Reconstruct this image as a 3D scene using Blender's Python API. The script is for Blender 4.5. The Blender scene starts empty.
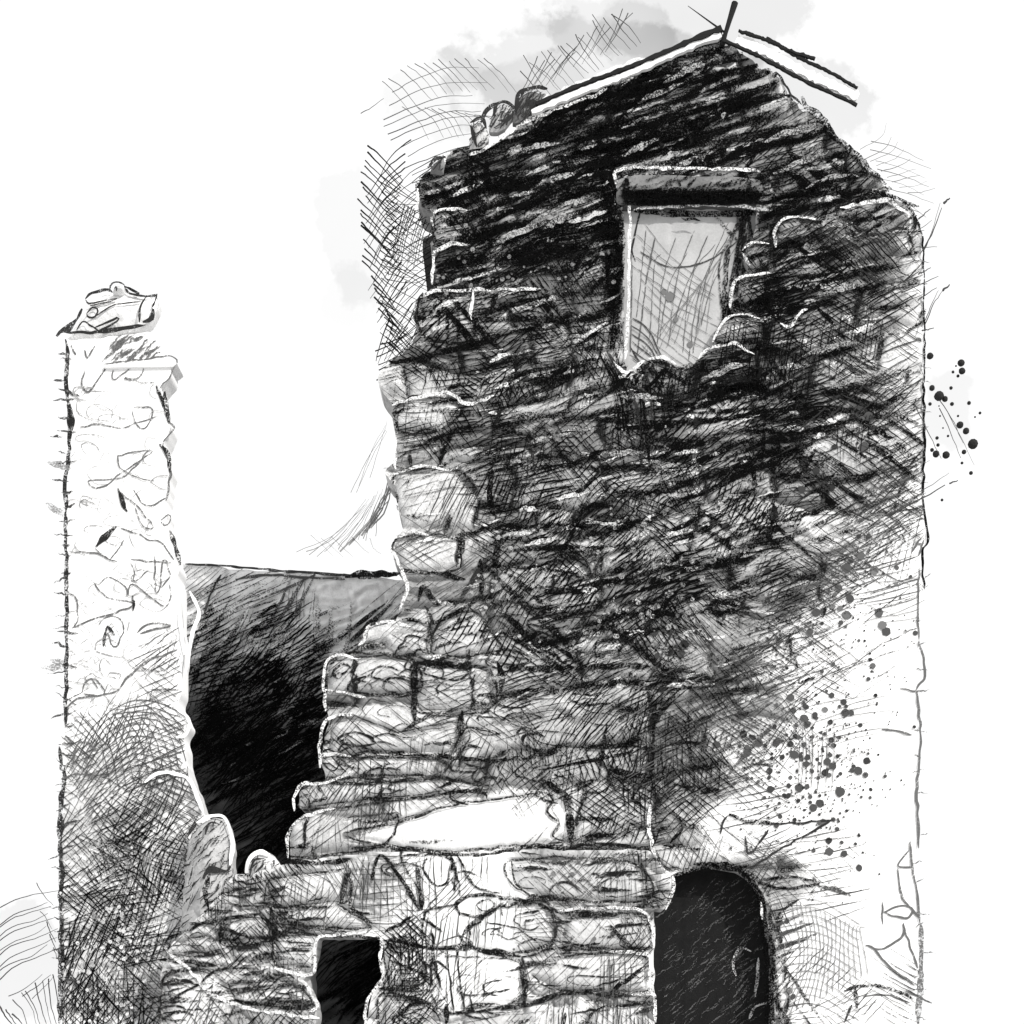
import bpy, bmesh, math
import numpy as np
from mathutils import Vector
rng = np.random.default_rng(11)
sc = bpy.context.scene
COL = sc.collection

# ------------------------------------------------------------------ design units
# The elevations were measured in hundredths of a metre on the tower front (plane Y = 0);
# pt() carries such a measure out to the plane of any other wall at its own true scale.
CX, CD, CZ = 5.12, 16.0, 0.5
def sc_at(Y): return (CD + Y) / CD
def pt(px, py, Y):
    s = sc_at(Y)
    return (CX + (px - 512) / 100.0 * s, Y, CZ + ((1024 - py) / 100.0 + .05) * s)
def ground_py(Y): return 1029 + 50 / sc_at(Y)

# ------------------------------------------------------------------ numpy helpers
def smooth(a, b, x):
    t = np.clip((x - a) / (b - a), 0, 1)
    return t * t * (3 - 2 * t)
def vnoise(x, y, seed):
    xi = np.floor(x).astype(np.int64); yi = np.floor(y).astype(np.int64)
    fx = x - xi; fy = y - yi
    fx = fx * fx * (3 - 2 * fx); fy = fy * fy * (3 - 2 * fy)
    def h(a, b):
        n = (a * 374761393 + b * 668265263 + seed * 974634777) & 0xFFFFFFFF
        n = ((n ^ (n >> 13)) * 1274126177) & 0xFFFFFFFF
        return ((n ^ (n >> 16)) & 0xFFFF) / 65535.0
    return (h(xi, yi) * (1 - fx) + h(xi + 1, yi) * fx) * (1 - fy) + (h(xi, yi + 1) * (1 - fx) + h(xi + 1, yi + 1) * fx) * fy
def fbm(x, y, size, seed, octv=4):
    v = 0; a = 1; t = 0
    for k in range(octv):
        v = v + a * vnoise(x / size + 17.3 * k, y / size - 9.1 * k, seed + k); t += a; a *= .55; size *= .5
    return v / t
def inside(poly, x, y):
    p = np.asarray(poly, float); r = np.zeros(x.shape, bool); n = len(p)
    for i in range(n):
        x0, y0 = p[i]; x1, y1 = p[(i + 1) % n]
        if y0 == y1: continue
        c = ((y0 > y) != (y1 > y)) & (x < (x1 - x0) * (y - y0) / (y1 - y0) + x0)
        r ^= c
    return r
def edge_dist(poly, x, y):
    p = np.asarray(poly, float); d = np.full(x.shape, 1e9); n = len(p)
    for i in range(n):
        a = p[i]; b = p[(i + 1) % n]; v = b - a; L = (v * v).sum() + 1e-9
        t = np.clip(((x - a[0]) * v[0] + (y - a[1]) * v[1]) / L, 0, 1)
        d = np.minimum(d, np.hypot(x - a[0] - t * v[0], y - a[1] - t * v[1]))
    return d
def catmull(pts, seg=6):
    p = np.asarray(pts, float)
    if len(p) < 3:
        t = np.linspace(0, 1, seg * 2 + 1)[:, None]; return p[0] * (1 - t) + p[-1] * t
    q = np.vstack([2 * p[0] - p[1], p, 2 * p[-1] - p[-2]]); out = []
    for i in range(1, len(q) - 2):
        for t in np.linspace(0, 1, seg, endpoint=False):
            out.append(.5 * (2 * q[i] + (q[i + 1] - q[i - 1]) * t + (2 * q[i - 1] - 5 * q[i] + 4 * q[i + 1] - q[i + 2]) * t * t
                             + (3 * q[i] - q[i - 1] - 3 * q[i + 1] + q[i + 2]) * t ** 3))
    out.append(p[-1]); return np.array(out)

# ------------------------------------------------------------------ materials
def new_mat(name):
    m = bpy.data.materials.new(name); m.use_nodes = True
    nt = m.node_tree; b = nt.nodes['Principled BSDF']; b.inputs['Roughness'].default_value = .95
    b.inputs['Specular IOR Level'].default_value = .08
    return m, nt, b
def nd(nt, t, **k):
    n = nt.nodes.new(t)
    for a, v in k.items(): setattr(n, a, v)
    return n
def mathn(nt, op, a, b=None, clamp=False):
    n = nd(nt, 'ShaderNodeMath', operation=op, use_clamp=clamp)
    for i, v in enumerate((a, b)):
        if v is None: continue
        if isinstance(v, (int, float)): n.inputs[i].default_value = v
        else: nt.links.new(v, n.inputs[i])
    return n.outputs[0]
def noise(nt, scale, detail=5, rough=.6, vec=None):
    n = nd(nt, 'ShaderNodeTexNoise'); n.inputs['Scale'].default_value = scale
    n.inputs['Detail'].default_value = detail; n.inputs['Roughness'].default_value = rough
    if vec is None: vec = nd(nt, 'ShaderNodeTexCoord').outputs['Object']
    nt.links.new(vec, n.inputs['Vector']); return n.outputs['Fac']
def stone_material():
    m, nt, b = new_mat('weathered_stone')
    at = nd(nt, 'ShaderNodeAttribute', attribute_name='tint')
    sep = nd(nt, 'ShaderNodeSeparateColor'); nt.links.new(at.outputs['Color'], sep.inputs[0])
    g, rough = sep.outputs[0], sep.outputs[1]                    # r = stone tone, g = roughness of the tone (low on pale parts)
    n1 = noise(nt, 9, 6, .7); n2 = noise(nt, 55, 4, .7)
    v = mathn(nt, 'MULTIPLY', mathn(nt, 'SUBTRACT', n1, .5), 1.5)
    v = mathn(nt, 'ADD', v, mathn(nt, 'MULTIPLY', mathn(nt, 'SUBTRACT', n2, .5), 1.3))
    v = mathn(nt, 'ADD', mathn(nt, 'MULTIPLY', v, rough), 1.0)
    c = mathn(nt, 'MINIMUM', mathn(nt, 'MULTIPLY', g, v, True), .86)
    cc = nd(nt, 'ShaderNodeCombineColor')
    for i in range(3): nt.links.new(c, cc.inputs[i])
    nt.links.new(cc.outputs[0], b.inputs['Base Color'])
    bp = nd(nt, 'ShaderNodeBump'); bp.inputs['Strength'].default_value = .5; bp.inputs['Distance'].default_value = .02
    nt.links.new(mathn(nt, 'MULTIPLY', n2, rough), bp.inputs['Height']); nt.links.new(bp.outputs[0], b.inputs['Normal'])
    return m
def ink_material(name='black_ink'):
    m, nt, b = new_mat(name)
    at = nd(nt, 'ShaderNodeAttribute', attribute_name='ink')
    sep = nd(nt, 'ShaderNodeSeparateColor'); nt.links.new(at.outputs['Color'], sep.inputs[0])
    cc = nd(nt, 'ShaderNodeCombineColor')
    for i in range(3): nt.links.new(sep.outputs[0], cc.inputs[i])
    nt.links.new(cc.outputs[0], b.inputs['Base Color']); b.inputs['Specular IOR Level'].default_value = 0
    n = noise(nt, 62, 3, .75)                                       # dry grain: the paint skips the hollows of the stone
    a = mathn(nt, 'ADD', mathn(nt, 'MULTIPLY', mathn(nt, 'SUBTRACT', n, .5), 7.0), mathn(nt, 'SUBTRACT', mathn(nt, 'MULTIPLY', sep.outputs[1], 4.0), 1.6), True)
    nt.links.new(a, b.inputs['Alpha']); return m
def plain(name, val, var=.25, scale=12, rough=.9, stretch=None):
    m, nt, b = new_mat(name); b.inputs['Roughness'].default_value = rough
    vec = nd(nt, 'ShaderNodeTexCoord').outputs['Object']
    if stretch:
        mp = nd(nt, 'ShaderNodeMapping'); mp.inputs['Scale'].default_value = stretch; nt.links.new(vec, mp.inputs[0]); vec = mp.outputs[0]
    n = noise(nt, scale, 6, .7, vec)
    c = mathn(nt, 'MULTIPLY', mathn(nt, 'ADD', mathn(nt, 'MULTIPLY', mathn(nt, 'SUBTRACT', n, .5), var * 4), 1.0), val, True)
    cc = nd(nt, 'ShaderNodeCombineColor')
    for i in range(3): nt.links.new(c, cc.inputs[i])
    nt.links.new(cc.outputs[0], b.inputs['Base Color'])
    bp = nd(nt, 'ShaderNodeBump'); bp.inputs['Strength'].default_value = .4; bp.inputs['Distance'].default_value = .01
    nt.links.new(n, bp.inputs['Height']); nt.links.new(bp.outputs[0], b.inputs['Normal'])
    return m
M_STONE = stone_material(); M_INK = ink_material(); M_CHALK = ink_material('white_chalk')
M_DARKWOOD = plain('dark_timber', .018, .3, 10, .9, (1, 1, 8)); M_WOOD = plain('grey_timber', .2, .35, 14, .9, (1, 4, 8))
M_WHITEWOOD = plain('white_painted_board', .8, .06, 14); M_INNER = plain('dark_inner_stone', .09, .45, 5)  # inner stone: one even dark tone for the walls behind the gable
M_SLATE = plain('roof_slate', .12, .3, 6); M_GROUND = plain('pale_dry_ground', .5, .2, .8); M_TWIG = plain('black_stroke', .02, .3, 30)

# ------------------------------------------------------------------ scene graph helpers
def tag(o, label, cat, group=None, kind=None):
    o['label'] = label; o['category'] = cat
    if group: o['group'] = group
    o['kind'] = kind or 'thing'
    return o
def empty(name, loc):
    o = bpy.data.objects.new(name, None); COL.objects.link(o); o.location = loc; return o
def link(name, me, mat, parent=None):
    me.materials.append(mat)
    o = bpy.data.objects.new(name, me); COL.objects.link(o)
    if parent is not None:
        o.parent = parent; o.matrix_parent_inverse.identity(); o.location = -parent.location if parent.type == 'EMPTY' else (0, 0, 0)
    return o
def np_mesh(name, v, quads, attr=None, attr_name=None, smooth_n=0):
    me = bpy.data.meshes.new(name); q = np.asarray(quads, np.int32)
    me.vertices.add(len(v)); me.vertices.foreach_set('co', np.asarray(v, np.float32).ravel())
    me.loops.add(q.size); me.loops.foreach_set('vertex_index', q.ravel())
    me.polygons.add(len(q)); me.polygons.foreach_set('loop_start', np.arange(0, q.size, 4, dtype=np.int32))
    me.update(calc_edges=True)
    if smooth_n:
        s = np.zeros(len(q), bool); s[:smooth_n] = True; me.polygons.foreach_set('use_smooth', s)
    if attr is not None:
        a = me.attributes.new(attr_name, 'FLOAT_COLOR', 'POINT')
        c = np.ones((len(v), 4), np.float32); c[:, :attr.shape[1]] = attr; a.data.foreach_set('color', c.ravel())
    return me
def bm_mesh(name, bm):
    me = bpy.data.meshes.new(name); bmesh.ops.recalc_face_normals(bm, faces=bm.faces); bm.to_mesh(me); bm.free(); return me
def add_box(bm, lo, hi, bev=0):
    r = bmesh.ops.create_cube(bm, size=1)
    for v in r['verts']: v.co = Vector([lo[i] + (v.co[i] + .5) * (hi[i] - lo[i]) for i in range(3)])
    if bev:
        es = list({e for v in r['verts'] for e in v.link_edges})
        bmesh.ops.bevel(bm, geom=es, offset=bev, segments=2, affect='EDGES')
def add_prism(bm, poly, Y0, Y1, bev=0):
    """polygon given in elevation units on plane Y0, pushed straight back to Y1"""
    f = [bm.verts.new(pt(x, y, Y0)) for x, y in poly]
    b = [bm.verts.new((v.co.x, Y1, v.co.z)) for v in f]; n = len(poly)
    bm.faces.new(f); bm.faces.new(b[::-1])
    for i in range(n): bm.faces.new((f[i], b[i], b[(i + 1) % n], f[(i + 1) % n]))
    if bev: bmesh.ops.bevel(bm, geom=list({e for v in f for e in v.link_edges}), offset=bev, segments=2, affect='EDGES')
def add_tube(bm, P, R, n=5):
    P = [Vector(p) for p in P]; rings = []
    for i, p in enumerate(P):
        d = (P[min(i + 1, len(P) - 1)] - P[max(i - 1, 0)]).normalized()
        u = d.cross(Vector((0, 1, 0)));
        if u.length < 1e-3: u = d.cross(Vector((1, 0, 0)))
        u.normalize(); w = d.cross(u); r = R[i] if hasattr(R, '__len__') else R
        rings.append([bm.verts.new(p + (u * math.cos(a) + w * math.sin(a)) * r) for a in [2 * math.pi * k / n for k in range(n)]])
    for a, b in zip(rings, rings[1:]):
        for k in range(n): bm.faces.new((a[k], a[(k + 1) % n], b[(k + 1) % n], b[k]))
    bm.faces.new(rings[0]); bm.faces.new(rings[-1][::-1])

# ------------------------------------------------------------------ drawn shade of each stretch of masonry, for ink and stone tone (0 bare .. 9 black)
ROWS = {0: (22, '45'), 1: (20, '47742'), 2: (16, '247888784'), 3: (15, '3799988875'), 4: (13, '348989998777665'), 5: (13, '788888977777674'),
 6: (13, '6888788667877663'), 7: (13, '6888887333676553'), 8: (13, '7888877333787653'), 9: (13, '5677776344888753'), 10: (13, '7877766455877654'),
 11: (12, '56677766677887654'), 12: (12, '34676666777887764'), 13: (12, '34666666766677665'), 14: (12, '44577776677776654'), 15: (12, '33476677887766543'),
 16: (12, '34467778887654431'), 17: (6, '3322222335677788876543100'), 18: (5, '144432233446767888654321'), 19: (2, '00236665544446677886543211'),
 20: (2, '01237776743444777765543211'), 21: (2, '11239999853455667765543221'), 22: (2, '22339999933444556665443221'), 23: (2, '34449999933445566765432211'),
 24: (2, '23444999333344556677542111'), 25: (2, '34544599232200015554222111'), 26: (2, '45655589222311245554222100'), 27: (2, '56666543444331234444999321'),
 28: (2, '5565445544432334445999221'), 29: (2, '5664455548943223344999321'), 30: (2, '6653355559943223444999322'), 31: (2, '6653445559934334444999422')}
DM = np.zeros((34, 34))
for r_, (c_, s_) in ROWS.items():
    for k_, ch in enumerate(s_): DM[r_, c_ + k_] = int(ch)
DM[32] = DM[31]; DM[33] = DM[31]
for r_, (c_, s_) in ROWS.items():                                  # carry the values on past both ends
    DM[r_, :c_] = DM[r_, c_]; DM[r_, c_ + len(s_):] = DM[r_, c_ + len(s_) - 1]
DM[16:21, 18:23] -= .8; DM[20:24, 15:21] -= .5
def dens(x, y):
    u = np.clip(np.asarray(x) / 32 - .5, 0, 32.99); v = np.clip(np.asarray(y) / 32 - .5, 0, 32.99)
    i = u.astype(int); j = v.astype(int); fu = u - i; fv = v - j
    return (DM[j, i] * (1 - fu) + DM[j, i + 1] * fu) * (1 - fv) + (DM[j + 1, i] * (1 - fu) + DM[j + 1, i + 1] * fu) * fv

# ------------------------------------------------------------------ masonry relief
def hash01(s, k=1.0): return np.modf(np.abs(np.sin(s * 12.9898 * k + 4.1) * 43758.5453))[0]
def masonry(X, Y, tilt, course, length, seed, wob=5):
    """coursed rubble: returns distance to the nearest joint, a number per stone, and the course-joint distance"""
    r = np.random.default_rng(seed)
    big = 26 * smooth(200, 420, Y)
    wx = X + wob * 2 * (fbm(X, Y, 40, seed + 5) - .5) * 2; wy = Y + wob * 2.4 * (fbm(X, Y, 34, seed + 9) - .5) * 2 + big * 2 * (fbm(X, Y, 120, seed + 12) - .5)
    V = wy + tilt(wy) * (wx - 600)
    lo, hi = V.min() - 60, V.max() + 60
    edges = [lo]
    while edges[-1] < hi: edges.append(edges[-1] + course(edges[-1]) * r.uniform(.65, 1.4))
    edges = np.array(edges)
    ci = np.clip(np.searchsorted(edges, V) - 1, 0, len(edges) - 2)
    dv = np.minimum(V - edges[ci], edges[ci + 1] - V)
    du = np.full(X.shape, 1e9); sid = np.zeros(X.shape)
    for c in np.unique(ci):
        m = ci == c; hgt = edges[c + 1] - edges[c]
        b = [wx.min() - 100 + r.uniform(0, 60)]
        while b[-1] < wx.max() + 60: b.append(b[-1] + hgt * length * r.uniform(.6, 1.7))
        b = np.array(b); skew = r.uniform(-.25, .25)
        u = wx[m] + skew * (V[m] - edges[c]); k = np.clip(np.searchsorted(b, u) - 1, 0, len(b) - 2)
        du[m] = np.minimum(u - b[k], b[k + 1] - u); q = (c * 131 + k * 7919) % 9973
        f = (V[m] - edges[c]) / hgt; at = .36 + .3 * hash01(q, 5.1); sp = hash01(q, 3.7) > .5     # some stones give way to two thinner ones
        dd = np.where(sp, np.abs(f - at) * hgt, 1e9); dv[m] = np.minimum(dv[m], dd); sid[m] = q + np.where(sp & (f > at), 4001, 0)
    return np.minimum(dv, du), sid, dv

class HF:
    """a piece of masonry with true relief: a fine grid cut to its outline, pushed back to its real thickness and closed behind"""
    def __init__(self, Y, outline, holes, step, thick, hfun):
        self.Y, self.step, self.thick = Y, step, thick
        p = np.asarray(outline, float)
        self.x0, self.y0 = p[:, 0].min() - 2 * step, p[:, 1].min() - 2 * step
        nx = int((p[:, 0].max() - self.x0) / step) + 3; ny = int((p[:, 1].max() - self.y0) / step) + 3
        self.X, self.Yp = np.meshgrid(self.x0 + np.arange(nx) * step, self.y0 + np.arange(ny) * step)
        jx = (fbm(self.X, self.Yp, 9, 77, 2) - .5) * 4; jy = (fbm(self.X, self.Yp, 9, 99, 2) - .5) * 4
        m = inside(outline, self.X + jx, self.Yp + jy)
        for h in holes: m &= ~inside(h, self.X + jx, self.Yp + jy)
        self.mask = m; self.h, self.tint = hfun(self.X, self.Yp)
        h = self.h.copy(); R = max(1, int(4 / step))                 # skin the ink lies on: the stones' high points
        for ax in (0, 1):
            s = [np.roll(h, k, ax) for k in range(-R, R + 1)]; h = np.max(s, axis=0)
        for ax in (0, 1): h = (np.roll(h, 1, ax) + h + np.roll(h, -1, ax)) / 3
        self.skin = h
    def build(self, name, mat, parent=None):
        ny, nx = self.mask.shape; idx = np.arange(ny * nx).reshape(ny, nx); m = self.mask
        q = m[:-1, :-1] & m[1:, :-1] & m[1:, 1:] & m[:-1, 1:]
        F = np.stack([idx[:-1, :-1][q], idx[1:, :-1][q], idx[1:, 1:][q], idx[:-1, 1:][q]], 1)
        used = np.unique(F); re = np.full(ny * nx, -1); re[used] = np.arange(len(used)); F = re[F]
        px = self.X.ravel()[used]; py = self.Yp.ravel()[used]; hh = self.h.ravel()[used]
        n = len(px); E = np.vstack([F[:, [0, 1]], F[:, [1, 2]], F[:, [2, 3]], F[:, [3, 0]]])
        key = np.sort(E, 1); k = key[:, 0].astype(np.int64) * (n + 1) + key[:, 1]
        _, inv, cnt = np.unique(k, return_inverse=True, return_counts=True); bd = E[cnt[inv] == 1]
        for it in range(7):                                          # ease the sawtooth of the grid out of the cut edge
            sx_, sy_, ct = np.zeros(n), np.zeros(n), np.zeros(n)
            for i, j in ((0, 1), (1, 0)):
                np.add.at(sx_, bd[:, i], px[bd[:, j]]); np.add.at(sy_, bd[:, i], py[bd[:, j]]); np.add.at(ct, bd[:, i], 1)
            k_ = ct > 0; px[k_] = .5 * px[k_] + .5 * sx_[k_] / ct[k_]; py[k_] = .5 * py[k_] + .5 * sy_[k_] / ct[k_]
        a = pt(px, py, self.Y); V = np.stack([a[0], self.Y - hh, a[2]], 1)
        B = V.copy(); B[:, 1] = self.Y + self.thick
        bv = np.unique(bd); rb = np.full(n, -1); rb[bv] = np.arange(len(bv))
        S = np.stack([rb[bd[:, 1]] + 2 * n, rb[bd[:, 0]] + 2 * n, rb[bd[:, 0]] + 2 * n + len(bv), rb[bd[:, 1]] + 2 * n + len(bv)], 1)
        Vt = np.vstack([V, B, V[bv], B[bv]])
        t = self.tint.reshape(-1, 2)[used]; T = np.vstack([t, t, t[bv], t[bv]])
        Q = np.vstack([F, F[:, ::-1] + n, S])
        return link(name, np_mesh(name, Vt, Q, T, 'tint', len(F)), mat, parent)
    def look(self, A, x, y):
        u = np.clip((x - self.x0) / self.step, 0, A.shape[1] - 1.001); v = np.clip((y - self.y0) / self.step, 0, A.shape[0] - 1.001)
        i = u.astype(int); j = v.astype(int)
        if A.dtype == bool: return A[np.round(v).astype(int), np.round(u).astype(int)]
        fu = u - i; fv = v - j
        return (A[j, i] * (1 - fu) + A[j, i + 1] * fu) * (1 - fv) + (A[j + 1, i] * (1 - fu) + A[j + 1, i + 1] * fu) * fv

class Marks:
    """ribbons of ink or chalk lying on the skin of one piece of masonry"""
    def __init__(self, hf): self.hf = hf; self.V = []; self.F = []; self.A = []; self.n = 0; self.lift = .004
    def ribbons(self, P, W, G, PR, clip=True):
        """P (k,n,2) centre lines, W (k,n) widths, G (k,) ink tone, PR (k,n) pressure"""
        hf = self.hf; k, n, _ = P.shape
        d = np.gradient(P, axis=1); L = np.linalg.norm(d, axis=2, keepdims=True) + 1e-6; d = d / L
        nrm = np.stack([-d[..., 1], d[..., 0]], 2) * (W[..., None] / 2)
        A, B = P + nrm, P - nrm
        lift = (self.lift + rng.uniform(0, .006, (k, 1)))
        V = np.zeros((k, n, 2, 3))
        for j, Q in enumerate((A, B)):
            x, z = Q[..., 0], Q[..., 1]; h = hf.look(hf.skin, x, z) + lift
            a, _, c = pt(x, z, hf.Y); V[:, :, j, 0] = a; V[:, :, j, 1] = hf.Y - h; V[:, :, j, 2] = c
        ok = hf.look(hf.mask, P[..., 0], P[..., 1]) if clip else np.ones((k, n), bool)
        seg = ok[:, :-1] & ok[:, 1:]
        idx = np.arange(k * n * 2).reshape(k, n, 2) + self.n
        F = np.stack([idx[:, :-1, 0], idx[:, :-1, 1], idx[:, 1:, 1], idx[:, 1:, 0]], -1)[seg]
        C = np.zeros((k, n, 2, 2)); C[..., 0] = G[:, None, None]; C[..., 1] = PR[..., None]
        self.V.append(V.reshape(-1, 3)); self.F.append(F); self.A.append(C.reshape(-1, 2)); self.n += k * n * 2
    def strokes(self, cx, cy, ang, L, w, curv=0., g=.004, pr=.75, n=7, taper=1.6, clip=True, jit=.6):
        cx, cy, ang, L, w, curv, g, pr = [np.broadcast_to(np.asarray(v, float), np.shape(cx)).copy() for v in (cx, cy, ang, L, w, curv, g, pr)]
        t = np.linspace(-.5, .5, n)[None]; a = np.radians(ang)[:, None]
        s = L[:, None] * t; o = curv[:, None] * L[:, None] * (t * t - .08) * 4 + rng.normal(0, jit, (len(cx), n))
        P = np.stack([cx[:, None] + s * np.cos(a) + o * np.sin(a), cy[:, None] - s * np.sin(a) + o * np.cos(a)], 2)
        W = w[:, None] * (1.05 - np.abs(2 * t) ** taper * .8) * rng.uniform(.75, 1.25, (len(cx), n))
        self.ribbons(P, W, g, pr[:, None] * (1 - .25 * np.abs(2 * t)) * rng.uniform(.8, 1.15, (len(cx), n)), clip)
    def line(self, pts, w=2.5, g=.02, pr=.8, clip=False, wob=.5, taper=True):
        P = catmull(pts, 7); n = len(P)
        d = np.r_[0, np.cumsum(np.linalg.norm(np.diff(P, axis=0), axis=1))]; N = max(4, int(d[-1] / 2.5))
        s = np.linspace(0, d[-1], N); P = np.stack([np.interp(s, d, P[:, 0]), np.interp(s, d, P[:, 1])], 1)
        ph = rng.uniform(0, 500)
        P += wob * 2 * np.stack([vnoise(s / 7 + ph, s * 0, 3) - .5, vnoise(s / 7 + ph + 90, s * 0, 4) - .5], 1)
        W = w * (.7 + .6 * vnoise(s / 9 + ph, s * 0, 6))
        if taper: W = W * np.minimum(1, .35 + np.minimum(s, d[-1] - s) / (2.5 * w + 2))
        PR = pr * (.8 + .4 * vnoise(s / 6 + ph, s * 0, 8))
        self.ribbons(P[None], W[None], np.array([g]), PR[None], clip)
    def dots(self, x, y, r, g=.06, pr=1.1, clip=True):
        x, y, r = np.asarray(x, float), np.asarray(y, float), np.asarray(r, float)
        # a dot = a short fat strip, rounded by its widths
        t = np.linspace(-1, 1, 9)[None]; a = rng.uniform(0, math.pi, len(x))[:, None]
        P = np.stack([x[:, None] + r[:, None] * t * np.cos(a), y[:, None] + r[:, None] * t * np.sin(a)], 2)
        W = 2 * r[:, None] * np.sqrt(np.maximum(0, 1 - t * t)) * rng.uniform(.85, 1.15, (len(x), 9)) + .05
        self.ribbons(P, W, np.broadcast_to(np.asarray(g, float), len(x)), np.full((len(x), 9), pr), clip)
    def build(self, name, mat, parent):
        if not self.V: return None
        o = link(name, np_mesh(name, np.vstack(self.V), np.vstack(self.F), np.vstack(self.A), 'ink'), mat, parent)
        o['kind'] = 'stuff'; return o

def hatch(mk, box, base, fams, seed, heavy=.25, gain=1.0, maxn=4000, lw=(.8, 1.5), ll=(24, 70), cap=None):
    """bundles of parallel strokes, laid until every 16-unit cell carries the ink the wall shows there"""
    r = np.random.default_rng(seed); x0, y0, x1, y1 = box; cs = 16
    nx, ny = int((x1 - x0) / cs) + 1, int((y1 - y0) / cs) + 1
    gx, gy = np.meshgrid(x0 + cs * (np.arange(nx) + .5), y0 + cs * (np.arange(ny) + .5))
    D = dens(gx, gy)
    if cap: D = np.minimum(D, cap(gx, gy))
    B = base(gx, gy, D)
    c = np.clip(1 - (1 - D / 10) / B, 0, .97) * smooth(1.2, 2.6, D); tau = -np.log(1 - c) * gain
    tau[~mk.hf.look(mk.hf.mask, gx, gy)] = 0; cov = np.zeros_like(tau); S = []
    for it in range(maxn):
        df = np.maximum(tau - cov, 0); tot = df.sum()
        if tot < .02 * tau.sum(): break
        k = r.choice(df.size, p=(df / tot).ravel()); cy_, cx_ = gy.flat[k] + r.uniform(-8, 8), gx.flat[k] + r.uniform(-8, 8)
        dd = D.flat[k]; hv = r.random() < (heavy(cx_, cy_) if callable(heavy) else heavy) * min(1, dd / 6)
        ang = fams(cx_, cy_, r)
        if hv: m, sp, w, L = r.integers(1, 4), r.uniform(9, 16), r.uniform(2.5, 7.5), r.uniform(40, 130)
        elif dd < 4.6: m, sp, w, L = r.integers(5, 14), r.uniform(3.6, 7), r.uniform(.55, .95), r.uniform(36, 95)
        else: m, sp, w, L = r.integers(6, 15), r.uniform(3.4, 6), r.uniform(*lw), r.uniform(*ll)
        a = math.radians(ang); o = (np.arange(m) - (m - 1) / 2) * sp + r.normal(0, sp * .15, m); s = r.normal(0, L * .12, m)
        X = cx_ + s * math.cos(a) + o * math.sin(a); Y = cy_ - s * math.sin(a) + o * math.cos(a)
        pr = r.uniform(.6, .95) if not hv else r.uniform(.42, .75)
        S.append(np.stack([X, Y, ang + r.normal(0, 3, m), L * r.uniform(.7, 1.2, m), np.full(m, w) * r.uniform(.7, 1.3, m), np.full(m, r.normal(0, .022)), np.full(m, pr), np.full(m, .004 if dd > 4.6 else r.uniform(.01, .09))], 1))
        amt = L * w * .8 * pr
        for q in range(m):
            for tt in (-.35, 0, .35):
                i = int((X[q] + tt * L * math.cos(a) - x0) / cs); j = int((Y[q] - tt * L * math.sin(a) - y0) / cs)
                if 0 <= i < nx and 0 <= j < ny: cov[j, i] += amt / 3 / cs ** 2
    if S:
        S = np.vstack(S); mk.strokes(S[:, 0], S[:, 1], S[:, 2], S[:, 3], S[:, 4], S[:, 5], S[:, 7], S[:, 6], n=9, jit=.3)
    return len(S)

# ================================================================== ground, sky, light, camera
bm = bmesh.new(); bmesh.ops.create_grid(bm, x_segments=8, y_segments=8, size=600)
g = link('ground', bm_mesh('ground', bm), M_GROUND); g['kind'] = 'structure'; g.location = (0, 0, 0)

SUN = Vector((.62, -.66, .62)).normalized()
elev = math.asin(SUN.z); az = math.atan2(SUN.x, SUN.y)
sd = bpy.data.lights.new('sun', 'SUN'); sd.energy = 3.6; sd.angle = math.radians(.5); sd.color = (1, .985, .96)
so = bpy.data.objects.new('sun', sd); COL.objects.link(so); so.rotation_euler = SUN.to_track_quat('Z', 'Y').to_euler(); so.location = (20, -20, 30)

w = bpy.data.worlds.new('World'); sc.world = w; w.use_nodes = True; nt = w.node_tree; nt.nodes.clear()
sky = nd(nt, 'ShaderNodeTexSky', sky_type='NISHITA'); sky.sun_disc = False; sky.sun_elevation = elev; sky.sun_rotation = az
bw = nd(nt, 'ShaderNodeRGBToBW'); nt.links.new(sky.outputs[0], bw.inputs[0])
tc = nd(nt, 'ShaderNodeTexCoord').outputs['Generated']
sx = nd(nt, 'ShaderNodeSeparateXYZ'); nt.links.new(tc, sx.inputs[0])
yy = mathn(nt, 'MAXIMUM', sx.outputs[1], .02)
U = mathn(nt, 'DIVIDE', sx.outputs[0], yy); V_ = mathn(nt, 'DIVIDE', sx.outputs[2], yy)       # a flat cloud sheet standing far off
cv = nd(nt, 'ShaderNodeCombineXYZ'); nt.links.new(U, cv.inputs[0]); nt.links.new(V_, cv.inputs[2])
nA = noise(nt, 22, 7, .62, cv.outputs[0]); nB = noise(nt, 9, 3, .5, cv.outputs[0])
def blob(px, py, rx, ry, amp):
    u0, v0 = (px - 512) / 1600, (1029 - py) / 1600
    a = mathn(nt, 'DIVIDE', mathn(nt, 'SUBTRACT', U, u0), rx / 1600); b = mathn(nt, 'DIVIDE', mathn(nt, 'SUBTRACT', V_, v0), ry / 1600)
    d = mathn(nt, 'ADD', mathn(nt, 'MULTIPLY', a, a), mathn(nt, 'MULTIPLY', b, b))
    d = mathn(nt, 'ADD', mathn(nt, 'SQRT', d), mathn(nt, 'MULTIPLY', mathn(nt, 'SUBTRACT', nA, .5), 1.9))
    e = mathn(nt, 'MULTIPLY', mathn(nt, 'SUBTRACT', 1.0, d), 6, True)                # torn, watery rim
    return mathn(nt, 'MULTIPLY', e, amp)
tot = None
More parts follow.
